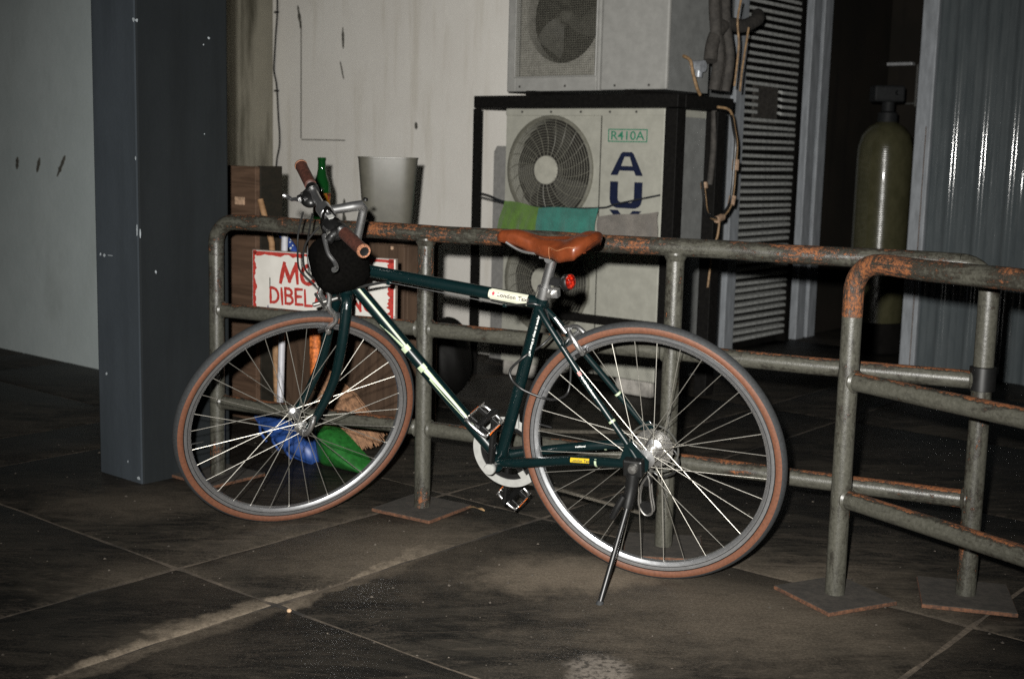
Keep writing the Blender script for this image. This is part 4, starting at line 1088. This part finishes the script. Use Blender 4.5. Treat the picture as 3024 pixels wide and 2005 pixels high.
bp(MB().tube([CLP+Vector((0,-.022,0)), CLP+Vector((0,.022,0))], .0195, 20), 'stem_clamp', M['silver'], None, 40, .002, True)
bp(MB().lathe([(0,.006),(.006,.005),(.007,0)], Q1+ax*.012, ax, 14), 'stem_bolt', M['black'], steer=True)
barp = smooth_path([(.8335,-.272,.9580),(.842,-.17,.9545),(.8520,-.07,.9530),(.8536,0,.9525),(.8525,.07,.955),(.851,.15,.962),(.8425,.272,.9715)], 5)
def along(y0, y1, n=8):
    out = []
    for k in range(n+1):
        y = y0+(y1-y0)*k/n
        for a, b in zip(barp[:-1], barp[1:]):
            if a.y <= y <= b.y: out.append(a + (b-a)*((y-a.y)/max(1e-6, b.y-a.y))); break
    return out
bp(MB().tube(along(-.262,.262,30), .0110, 16), 'handlebar', M['silver'], steer=True)
for s_, y0, y1 in ((1,.150,.270),(-1,-.270,-.155)):
    pts = along(y0, y1, 10)
    g = bp(MB().tube(pts, [.0160]*len(pts), 22), 'grip', M['grip'], steer=True)
    endp = pts[-1] if s_ > 0 else pts[0]; dirv = (pts[-1]-pts[-2]).normalized() if s_ > 0 else (pts[0]-pts[1]).normalized()
    bp(MB().lathe([(.0110,.0005),(.0115,.003),(.0155,.0035),(.0172,.001),(.0172,-.004),(.0160,-.005)], endp, dirv, 26), 'grip_end', M['gripend'], g)
    bp(MB().lathe([(0,.0022),(.0095,.0024),(.0112,.0030),(.0116,.0018)], endp, dirv, 20), 'bar_plug', M['black'], g)
    # stitched seam
    sm = MB(); dn = Vector((.55,0,-.84))
    sm.tube([p + dn*.0160 for p in pts], .0011, 6); bp(sm, 'seam', M['gripend'], g)
    # brake lever
    yb = .115*s_ if s_ > 0 else -.118
    c0 = along(min(yb, yb+.02*s_), max(yb, yb+.02*s_), 2)
    lb = bp(MB().tube([c0[0], c0[-1]], .0165, 18).tube(smooth_path([c0[1]+Vector((.006,0,-.002)), c0[1]+Vector((.022,-.004*s_,-.010)), c0[1]+Vector((.038,.004*s_,-.020))], 4), [.013]*5+[.011]*4, 12), 'brake_lever_bracket', M['black'], steer=True)
    c = c0[1]
    pth = smooth_path([c+Vector((.040,-.016*s_,-.012)), c+Vector((.046,.008*s_,-.020)), c+Vector((.050,.038*s_,-.034)), c+Vector((.044,.062*s_,-.047)), c+Vector((.048,.086*s_,-.050)), c+Vector((.058,.096*s_,-.046))], 5)
    n = len(pth)
    bp(MB().tube(pth, [.0068-.0018*math.sin(PI*i/(n-1)) for i in range(n)], 12), 'lever_blade', M['silver'], lb)
    bp(MB().tube([c+Vector((.030,-.008*s_,.002)), c+Vector((.030,-.008*s_,-.026))], .0055, 12), 'pivot_bolt', M['steel'], lb)
    bp(MB().tube([c+Vector((.028,-.018*s_,-.004)), c+Vector((.030,-.042*s_,-.004))], .0058, 12), 'cable_adjuster', M['silver'], lb)
# shifter pod by the left grip
bp(MB().ellipsoid((.862,.088,.948), .026,.048,.025, 20, 14), 'shifter_pod', M['black'], steer=True)
bp(MB().box(.852,.868,.062,.082,.9715,.9745), 'shifter_window', M['guard'], None, 0, .002, True)
bp(MB().ellipsoid((.866,-.108,.940), .022,.036,.019, 20, 14), 'shifter_pod', M['black'], steer=True)

# ---- front wheel and rear wheel
def wheel(name, center, steer, rear):
    root = empty(name, (0,0,0)); root.parent = bike
    root.matrix_local = (SM if steer else Matrix.Identity(4)) @ Matrix.Translation(center)
    # tyre: dark tread and the two tan sidewalls
    tr, tc = .0156, .3274
    def arc(a0, a1, n): return [(tc + tr*math.cos(a0+(a1-a0)*k/n), tr*1.02*math.sin(a0+(a1-a0)*k/n)) for k in range(n+1)]
    A = math.radians(66)
    tread = [(tc+(tr+.0006*(k % 2))*math.cos(a), (tr+.0006*(k % 2))*math.sin(a)) for k, a in enumerate([-A+2*A*i/12 for i in range(13)])]
    bp(MB().lathe(tread, (0,0,0), (0,1,0), 128), 'tyre', M['tread'], root, 60)
    for s_ in (1, -1): bp(MB().lathe([(r_, s_*h_) for r_, h_ in arc(A, math.radians(150), 8)], (0,0,0), (0,1,0), 128), 'sidewall', M['gum'], root, 60)
    rim = [(.3170,.0118),(.3160,.0124),(.3120,.0122),(.3045,.0112),(.3010,.0100),(.2955,.0060),(.2945,.0),(.2955,-.0060),(.3010,-.0100),(.3045,-.0112),(.3120,-.0122),(.3160,-.0124),(.3170,-.0118),(.3140,-.009),(.3110,0),(.3140,.009),(.3170,.0118)]
    bp(MB().lathe(rim, (0,0,0), (0,1,0), 128), 'rim', M['rim'], root, 30)
    for s_ in (1, -1): bp(MB().lathe([(.3155,.0126*s_),(.3185,.0126*s_),(.3195,.0110*s_),(.3185,.0090*s_)], (0,0,0), (0,1,0), 96), 'rim_edge_line', M['black'], root, 60)
    for s_ in (1, -1): bp(MB().lathe([(.3072,.01165*s_),(.3070,.0121*s_),(.3058,.0120*s_),(.3056,.0115*s_)], (0,0,0), (0,1,0), 96), 'wear_groove', M['black'], root, 60)
    hw = .033 if not rear else .031; fr_ = .0185 if not rear else .025; hr = .0085 if not rear else .014
    hub = [(0,-hw-.012),(.007,-hw-.012),(.008,-hw-.006),(fr_,-hw-.003),(fr_,-hw),(hr+.002,-hw+.006),(hr,0),(hr+.002,hw-.006),(fr_,hw),(fr_,hw+.003),(.008,hw+.006),(.007,hw+.012),(0,hw+.012)]
    bp(MB().lathe(hub, (0,0,0), (0,1,0), 36), 'hub', M['silver'], root, 40)
    ow = .060 if not rear else .078
    bp(MB().tube([(0,-ow,0),(0,ow,0)], .0050, 14), 'axle', M['steel'], root)
    # 32 spokes, laced three-cross
    nsp = 32; R1 = .2965
    me = MB().tube([(0,0,0),(0,0,1)], .00105, 6, caps=False).mesh('spoke', M['spoke'], 60)
    rn = random.Random(9 if rear else 8)
    off = rn.uniform(0,.2)
    for k in range(nsp):
        side = 1 if k % 2 == 0 else -1; trail = 1 if (k//2) % 2 == 0 else -1
        a_r = 2*PI*k/nsp + off
        a_h = a_r + trail*math.radians(62)
        p0 = Vector((fr_*.88*math.cos(a_h), side*(hw+.0015), fr_*.88*math.sin(a_h))); p1 = Vector((R1*math.cos(a_r), side*.002, R1*math.sin(a_r)))
        dv = p1-p0; o = link('spoke', me, root)
        o.matrix_local = Matrix.Translation(p0) @ dv.to_track_quat('Z', 'Y').to_matrix().to_4x4() @ Matrix.Diagonal((1,1,dv.length,1))
    vl = Vector((math.cos(off+.06), 0, math.sin(off+.06)))
    bp(MB().tube([vl*.296, vl*.262], .0028, 8), 'valve_stem', M['black'], root)
    return root
fwheel = wheel('front_wheel', Vector((WB,0,WR)), True, False)
rwheel = wheel('rear_wheel', Vector((0,0,WR)), False, True)
# quick release lever on the front axle, nut on the far side
ql = MB(); ql.tube(smooth_path([(1.021,.060,.343),(1.018,.072,.347),(1.008,.078,.362),(.996,.078,.384),(.990,.076,.398)], 5), [.0085]*6+[.0075]*10+[.006]*5, 12)
bp(ql, 'quick_release_lever', M['silver'], steer=True)
bp(MB().lathe([(0,.018),(.009,.017),(.0125,.010),(.0125,.0),(.008,-.004)], (1.0214,.050,.343), (0,1,0), 20), 'quick_release_cap', M['silver'], steer=True)
bp(MB().lathe([(0,-.016),(.009,-.015),(.011,.0)], (1.0214,-.052,.343), (0,1,0), 16), 'axle_nut', M['steel'], steer=True)

# ---- drive side: sprockets, guard disc, chainring, chain, derailleur
for i, rr in enumerate((.024,.029,.034,.039,.044,.049)):
    n = int(rr*620); prof = []
    vs = []; 
    for y in (-.037-.005*(5-i)-.002, -.037-.005*(5-i)):
        for k in range(2*n):
            q_ = rr + (.0035 if k % 2 == 0 else 0); vs.append((q_*math.cos(PI*k/n), y, WR+q_*math.sin(PI*k/n)))
    N = 2*n
    bp(MB().add(vs, [(k, (k+1) % N, N+(k+1) % N, N+k) for k in range(N)] + [tuple(range(N)), tuple(range(N, 2*N))[::-1]]), 'sprocket', M['steel'], None, 20)
bp(MB().lathe([(.062,-.0345),(.066,-.0340),(.0665,-.0355),(.062,-.036),(.062,-.0345)], (0,0,WR), (0,1,0), 48), 'spoke_guard', M['hubclear'])
cr_ = Vector((.408,0,.2770))
bp(MB().lathe([(.079,-.040),(.100,-.040),(.101,-.0415),(.100,-.043),(.079,-.043),(.079,-.040)], cr_, (0,1,0), 72), 'chain_guard_ring', M['guard'], None, 30)
for k in range(5):
    a = 2*PI*k/5 + .35; e1 = Vector((math.cos(a),0,math.sin(a))); cg = MB().bar(cr_+e1*.062+Vector((0,-.0405,0)), cr_+e1*.084+Vector((0,-.0405,0)), .018, .0028, (0,1,0)); bp(cg, 'guard_tab', M['guard'], None, 0)

vs = []; n = 44
for y in (-.047,-.044):
    for k in range(2*n):
        q_ = .083 + (.0035 if k % 2 == 0 else 0); vs.append((cr_.x+q_*math.cos(PI*k/n), y, cr_.z+q_*math.sin(PI*k/n)))
N = 2*n
rg = MB().add(vs, [(k, (k+1) % N, N+(k+1) % N, N+k) for k in range(N)])
vs2 = []
for y in (-.047,-.044):
    for k in range(2*n): vs2.append((cr_.x+.066*math.cos(PI*k/n), y, cr_.z+.066*math.sin(PI*k/n)))
base = len(rg.v); rg.add(vs2, [])
rg.f += [(k, (k+1) % N, base+(k+1) % N, base+k) for k in range(N)] + [(N+k, N+(k+1) % N, base+N+(k+1) % N, base+N+k) for k in range(N)]
bp(rg, 'chainring', M['black'], None, 20)
sp = MB()
for k in range(5):
    a = 2*PI*k/5 + .35; e1 = Vector((math.cos(a),0,math.sin(a))); sp.bar(cr_+e1*.012+Vector((0,-.046,0)), cr_+e1*.072+Vector((0,-.046,0)), .020, .006, (0,1,0))
bp(sp, 'chainring_spider', M['black'], None, 0, .002)
def crank(tip, side, name):
    y = .062*side
    a = Vector((BBp.x, y, BBp.z)); b_ = Vector((tip[0], y+.010*side, tip[1]))
    c_ = MB().bar(a, b_, .0130, .026, (0,1,0)); 
    o = bp(c_, name, M['black'], None, 0, .005)
    return a, b_
la, lb_ = crank((.381,.443), 1, 'crank_arm'); ra, rb_ = crank((.4400,.1090), -1, 'crank_arm')
bp(MB().tube([BBp+Vector((0,-.066,0)), BBp+Vector((0,.066,0))], .0085, 14), 'bottom_bracket_axle', M['steel'])
bp(MB().lathe([(0,.080),(.0030,.080),(.0135,.0795),(.0150,.077),(.0150,.066),(.010,.060)], BBp+Vector((-.003,0,.004)), (0,1,0), 26), 'crank_cap', M['guard'])
def pedal(c, side, tilt):
    root = empty('pedal'); root.parent = bike
    root.matrix_local = Matrix.Translation(c) @ Matrix.Rotation(tilt, 4, 'Y')
    w, l = .045, .033
    for s_ in (1, -1):
        cgm = MB(); n = 9; vs = []
        # toothed side plate running along the spindle
        cgm.box(s_*l-.0012, s_*l+.0012, -w, w, -.012, .008)
        for k in range(n): cgm.box(s_*l-.0012, s_*l+.0012, -w+2*w*(k+.15)/n, -w+2*w*(k+.75)/n, .008, .0125)
        bp(cgm, 'cage_plate', M['steel'], root, 0)
        rf = MB().box(s_*(l+.0020)-.0012, s_*(l+.0020)+.0012, -.022, .022, -.009, .004); bp(rf, 'reflector', M['orangelens'], root, 0)
    for s_ in (1, -1):
        bp(MB().tube(smooth_path([(-l,s_*w,-.002),(-l*.7,s_*(w+.006),-.002),(0,s_*(w+.008),-.002),(l*.7,s_*(w+.006),-.002),(l,s_*w,-.002)], 4), .0042, 10), 'cage_end', M['silver'], root)
        bp(MB().bar((-l,s_*w*.62,-.004),(l,s_*w*.62,-.004), .006, .014), 'cage_web', M['black'], root, 0, .002)
    bp(MB().tube([(0,-w-.012,0),(0,w+.004,0)], [.0105,.0085], 16), 'pedal_body', M['black'], root)
    return root
pedal(lb_ + Vector((0,.062,0)), 1, math.radians(-38)); pedal(rb_ + Vector((0,-.062,0)), -1, math.radians(-40))
def chain_run(pts):
    pts = smooth_path(pts, 6); ch = MB()
    for a, b_ in zip(pts[:-1], pts[1:]):
        ch.bar(a, b_, .0065, .0075, (0,0,1))
    bp(ch, 'chain', M['chain'], None, 0)
chain_run([(.43,-.0455,cr_.z+.083),(.30,-.0455,.352),(.15,-.046,.365),(.0,-.047,WR+.040)])
chain_run([(.42,-.0455,cr_.z-.083),(.30,-.046,.190),(.15,-.048,.168),(.045,-.050,.150)])

dr = MB(); dr.tube(smooth_path([(.008,-.064,.320),(.020,-.072,.285),(.028,-.070,.255)], 4), .011, 12)
bp(dr, 'derailleur_body', M['steel'])
cgp = MB()
for y in (-.043,-.057): cgp.tube(smooth_path([(.020,y,.262),(.040,y,.225),(.046,y,.178),(.030,y,.150),(.010,y,.160),(.014,y,.205),(.016,y,.250)], 4), .0030, 8, closed=True)
bp(cgp, 'derailleur_cage', M['steel'])
for z_ in (.245,.168): bp(MB().lathe([(0,-.054),(.016,-.054),(.0175,-.050),(.016,-.046),(0,-.046)], (.028,0,z_), (0,1,0), 18), 'jockey_wheel', M['black'])
bp(MB().tube(smooth_path([(.06,-.062,.332),(.0,-.075,.345),(-.045,-.075,.320),(-.050,-.072,.275),(-.01,-.070,.250),(.015,-.070,.262)], 5), .0028, 8), 'gear_cable', M['cable'])
bp(MB().box(.368,.384,-.046,-.030,.352,.392).box(.392,.404,-.062,-.032,.354,.388), 'front_mech_clamp', M['guard'], None, 0, .003)

# ---- brakes
def caliper(c, e_x, e_z, name, steer, sgn):
    """side-pull caliper: c bolt point; e_x points away from the frame, e_z towards the rim"""
    root = empty(name); root.parent = bike
    root.matrix_local = (SM if steer else Matrix.Identity(4)) @ Matrix.Translation(c) @ Matrix((( e_x.x, 0, e_z.x, 0), (0,1,0,0), (e_x.z, 0, e_z.z, 0), (0,0,0,1))).to_4x4()
    for s_ in (1, -1):
        pts = smooth_path([(.010,.004*s_,-.022),(.016,.024*s_,-.012),(.018,.033*s_,.014),(.014,.030*s_,.038),(.010,.021*s_,.050)], 4); n = len(pts)
        bp(MB().tube(pts, [.0052+.0018*math.sin(PI*i/(n-1)) for i in range(n)], 10), 'arm', M['silver'], root)
        bp(MB().box(-.016,.026,.0145*s_-.0032,.0145*s_+.0032,.042,.052), 'brake_pad', M['black'], root, 0, .002)
        bp(MB().tube([(.012,.016*s_,.047),(.012,.030*s_,.047)], .0050, 10), 'pad_bolt', M['steel'], root)
    bp(MB().tube([(-.012,0,.0),(.028,0,.0)], .0060, 12), 'pivot_bolt', M['silver'], root)
    bp(MB().tube(smooth_path([(.018,.008*sgn,-.020),(.020,.026*sgn,-.028),(.020,.046*sgn,-.030)], 4), .0050, 10), 'upper_arm', M['silver'], root)
    bp(MB().tube([(.020,.046*sgn,-.018),(.020,.046*sgn,-.064)], [.0055,.0038], 10), 'cable_adjuster', M['silver'], root)
    return root
fb = empty('front_brake'); fb.parent = bike; fb.matrix_local = SM
for s_ in (1, -1):
    pth = smooth_path([(.893,.030*s_,.762),(.887,.034*s_,.728),(.893,.037*s_,.694),(.880,.037*s_,.664),(.883,.037*s_,.646),(.900,.031*s_,.632),(.904,.027*s_,.618)], 4); n = len(pth)
    bp(MB().tube(pth, [.0050+.0022*math.sin(PI*i/(n-1)) for i in range(n)], 12), 'arm', M['silver'], fb)
    bp(MB().box(.884,.928,.0155*s_-.0030,.0155*s_+.0030,.612,.624), 'brake_pad', M['black'], fb, 0, .002)
    bp(MB().lathe([(0,.006),(.007,.005),(.008,0),(.004,-.012)], (.904,.030*s_,.618), (0,s_,0), 14), 'pad_bolt', M['steel'], fb)
bp(MB().tube([(.845,0,.692),(.925,0,.692)], .0058, 12), 'pivot_bolt', M['steel'], fb)
bp(MB().tube([(.905,-.035,.700),(.905,.050,.700)], .0048, 12), 'cable_anchor', M['steel'], fb)
rdir = (Vector((0,0,WR)) - Vector((.205,0,.618))).normalized()
rx = Vector((rdir.z, 0, -rdir.x)); rx = rx if rx.x > 0 else -rx
caliper(Vector((.194,0,.632)), Vector((-abs(rdir.z), 0, abs(rdir.x))), rdir, 'rear_brake', False, 1)
# cables
for nm, pts, rr, mt in (
    ('brake_cable', [(.805,.135,.915),(.842,.150,.870),(.858,.140,.809),(.8506,.11,.7693),(.8268,.08,.7412),(.7901,.05,.7302),(.735,.03,.7381),(.6884,.020,.7474)], .0026, 'cable'),
    ('gear_cable', [(.930,-.03,.905),(.9084,.04,.842),(.8958,.06,.7841),(.8693,.06,.7472),(.8246,.06,.7336),(.7722,.045,.7345),(.7295,.03,.7422),(.6898,.018,.7449)], .0026, 'cable'),
    ('front_brake_cable', [(.965,-.04,.905),(.960,.0,.86),(.9487,.03,.8161),(.922,.07,.78),(.892,.07,.750),(.885,.06,.735)], .0026, 'cable'),
    ('bare_brake_wire', [(.6856,.0185,.7450),(.52,.0185,.7265),(.3609,.0185,.7080)], .0009, 'silver'),
    ('rear_brake_housing', [(.3601,.0195,.7080),(.3137,.0210,.714),(.2781,.0195,.7170),(.258,.006,.700),(.2482,.006,.6719),(.232,.030,.668)], .0024, 'cable')):
    bp(MB().tube(smooth_path(pts, 6), rr, 8), nm, M[mt])
bp(MB().box(.355,.366,.012,.023,.7030,.7115), 'cable_stop', M['green'], None, 0, .002)
bp(MB().box(.682,.694,.010,.023,.7385,.7500), 'cable_stop', M['green'], None, 0, .002)

# ---- seat post, saddle, rear lamp
sd = (ST-BBp).normalized()
bp(MB().tube([ST-sd*.02, ST+sd*.092], .0128, 18), 'seat_post', M['silver'])
bp(MB().lathe([(.0150,-.016),(.0185,-.015),(.0185,.012),(.0150,.014)], ST+sd*.004, sd, 24).box(.222,.252,-.010,.010,.733,.753), 'seat_clamp', M['silver'], None, 40)
bp(MB().tube([(.238,-.024,.744),(.238,.026,.744)], .0068, 12), 'clamp_bolt', M['steel'])
SP = ST + sd*.097
bp(MB().tube([SP+Vector((0,-.030,.004)), SP+Vector((0,.030,.004))], .0105, 14).box(SP.x-.022,SP.x+.024,-.028,.028,SP.z+.004,SP.z+.014), 'saddle_clamp', M['silver'], None, 30)
for s_ in (1, -1):
    bp(MB().tube(smooth_path([(.350,.012*s_,.868),(.315,.017*s_,.852),(.275,.021*s_,SP.z+.014),(.205,.022*s_,SP.z+.014),(.165,.034*s_,.852),(.140,.045*s_,.866)], 5), .0038, 10), 'saddle_rail', M['silver'])
# saddle shell: lofted sections from nose (t=0) to tail (t=1)
def interp(tbl, t):
    for (a, va), (b_, vb) in zip(tbl[:-1], tbl[1:]):
        if a <= t <= b_:
            u = (t-a)/(b_-a); u = u*u*(3-2*u); return va + (vb-va)*u
    return tbl[-1][1]
halfw = [(0,.006),(.04,.016),(.15,.0205),(.38,.026),(.58,.047),(.76,.071),(.90,.077),(.97,.066),(1,.040)]
topz  = [(0,.882),(.05,.8925),(.18,.8960),(.45,.8830),(.70,.8860),(.88,.9010),(.96,.9010),(1,.890)]
skirt = [(0,.010),(.05,.020),(.2,.026),(.45,.028),(.70,.030),(.86,.034),(.95,.028),(1,.014)]
YAW = .10
x_n, x_t = .383, .112
ns, nc = 44, 22; rows = []
for i in range(ns+1):
    t = i/ns; x = x_n + (x_t-x_n)*t; w = interp(halfw, t); zt_ = interp(topz, t); sk_ = interp(skirt, t)
    row = []
    for k in range(nc+1):
        u = -1 + 2*k/nc; au = abs(u)
        if au < .72:
            v = au/.72; y = w*.93*v; z_ = zt_ - (.010 + .022*(w/.077))*v**2.4*(.55) - (.006*math.exp(-(v/.22)**2) if .35 < t < .95 else 0)*min(1, max(0, (t-.35)/.15))
        else:
            v = (au-.72)/.28; y = w*(.93 + .07*math.sin(v*PI/2) - .10*v**3); z_ = zt_ - (.010+.022*(w/.077))*.55 - sk_*v**1.15
        row.append((x + (.014*(au**2) if t > .9 else 0)*(t-.9)*10, math.copysign(y, u), z_))
    rows.append(row)
def rotz(p):
    c_, s_ = math.cos(YAW), math.sin(YAW); x, y = p[0]-.25, p[1]; return (.25 + x*c_ - y*s_*-1*1.0, y*c_ - x*s_, p[2])
vs = [rotz(p) for row in rows for p in row]; n = nc+1
fs = [(i*n+k, i*n+k+1, (i+1)*n+k+1, (i+1)*n+k) for i in range(ns) for k in range(nc)]
fs.append(tuple(range(n))); fs.append(tuple((ns)*n+k for k in range(n))[::-1])
sad = bp(MB().add(vs, fs), 'saddle', M['leather'], None, 70)
so_ = sad.modifiers.new('thickness', 'SOLIDIFY'); so_.thickness = .004; so_.offset = -1
seamp = []
for s_ in (1, -1):
    k0 = nc//2 + s_*int(nc*.40)
    pts = [Vector(rotz(rows[i][k0])) + Vector((0,0,.0006)) for i in range(int(ns*.62), int(ns*.97))]
    bp(MB().tube(pts, .0011, 6), 'seam', M['seam'], sad)
    pts = [Vector(rotz(rows[int(ns*.62)][k])) + Vector((0,0,.0004)) for k in (range(k0, nc+1) if s_ > 0 else range(0, k0+1))]
    bp(MB().tube(pts, .0011, 6), 'seam', M['seam'], sad)
bp(MB().ellipsoid((.187,.008,.777), .013,.016,.019, 20, 14), 'rear_lamp', M['redlens'])
bp(MB().ellipsoid((.199,.004,.772), .017,.018,.021, 18, 12).bar((.215,0,.77),(.250,0,.775), .016, .018), 'lamp_housing', M['black'])

# ---- kickstand
ks = empty('kickstand'); ks.parent = bike
bp(MB().box(-.012,.038,.066,.094,.318,.362), 'mounting_block', M['black'], ks, 0, .005)
bp(MB().lathe([(0,.012),(.010,.011),(.0125,.006),(.0125,0)], (.010,.094,.343), (0,1,0), 20), 'mounting_bolt', M['steel'], ks)
bp(MB().tube(smooth_path([(.014,.084,.325),(.018,.092,.285),(.024,.108,.242)], 4), [.017,.017,.0165,.016,.0155,.015,.0145,.014,.013], 14), 'hinge_arm', M['black'], ks, 40)
bp(MB().tube(smooth_path([(.030,.112,.275),(.045,.120,.245),(.058,.122,.218)], 4), .0085, 12), 'spring_tab', M['black'], ks)
bp(MB().tube([(.022,.104,.250),(.050,.2475,.052)], .0068, 14), 'leg', M['black'], ks)
bp(MB().tube([(.0495,.245,.0555),(.0505,.2525,.0450)], [.0085,.0105], 14), 'rubber_foot', M['tread'], ks)

# ---- black pouch hung from the bars
pb = MB(); pb.ellipsoid((0,0,0), 1, 1, 1, 30, 20); vv = []
for x, y, z_ in pb.v:
    g_ = lambda v, e: math.copysign(abs(v)**e, v)
    X, Y, Z = g_(x,.62)*.072, g_(y,.62)*.062, g_(z_,.60)*.068
    wv = 1 + .035*math.sin(14*math.atan2(y, x)+z_*5) + .02*math.sin(z_*17)
    vv.append((X*wv, Y*wv, Z))
pb.v = [tuple(BM @ (SM @ (Vector(p) + Vector((.850,.050,.826))))) for p in vv]
# its own origin at its base
org = BM @ (SM @ Vector((.850,.050,.758)))
pb.v = [tuple(Vector(p)-org) for p in pb.v]
po = pb.build('black_pouch', M['blackcloth'], None, 60, loc=org)
tag(po, 'small black cloth pouch hanging under the handlebar of the bicycle', 'bag')
sr = MB()
for yy in (.02,.085):
    pth = smooth_path([(.862,yy,.885),(.872,yy,.93),(.853,yy,.972),(.836,yy,.93),(.842,yy,.885)], 4)
    sr.tube([BM @ (SM @ p) - org for p in pth], .005, 8)
s1 = sr.build('strap', M['blackcloth'], po)

# ---- cable lock looped round the seat tube and the rear wheel
lkp = smooth_path([(.249,-.038,.632),(.2834,-.024,.5954),(.3137,.020,.5776),(.3505,.030,.5424),(.3461,.036,.5182),(.3235,.042,.5014),(.3022,.038,.4889),(.2650,.028,.4737),(.242,.0,.462),(.225,-.038,.470),(.220,-.050,.54),(.232,-.045,.60)], 6)
org = BM @ lkp[0]
lk = MB().tube([BM @ p - org for p in lkp], .0034, 8, closed=True).build('cable_lock', M['cable'], None, 60, loc=org)
tag(lk, 'thin black cable lock looped round the seat tube and rear wheel', 'lock')
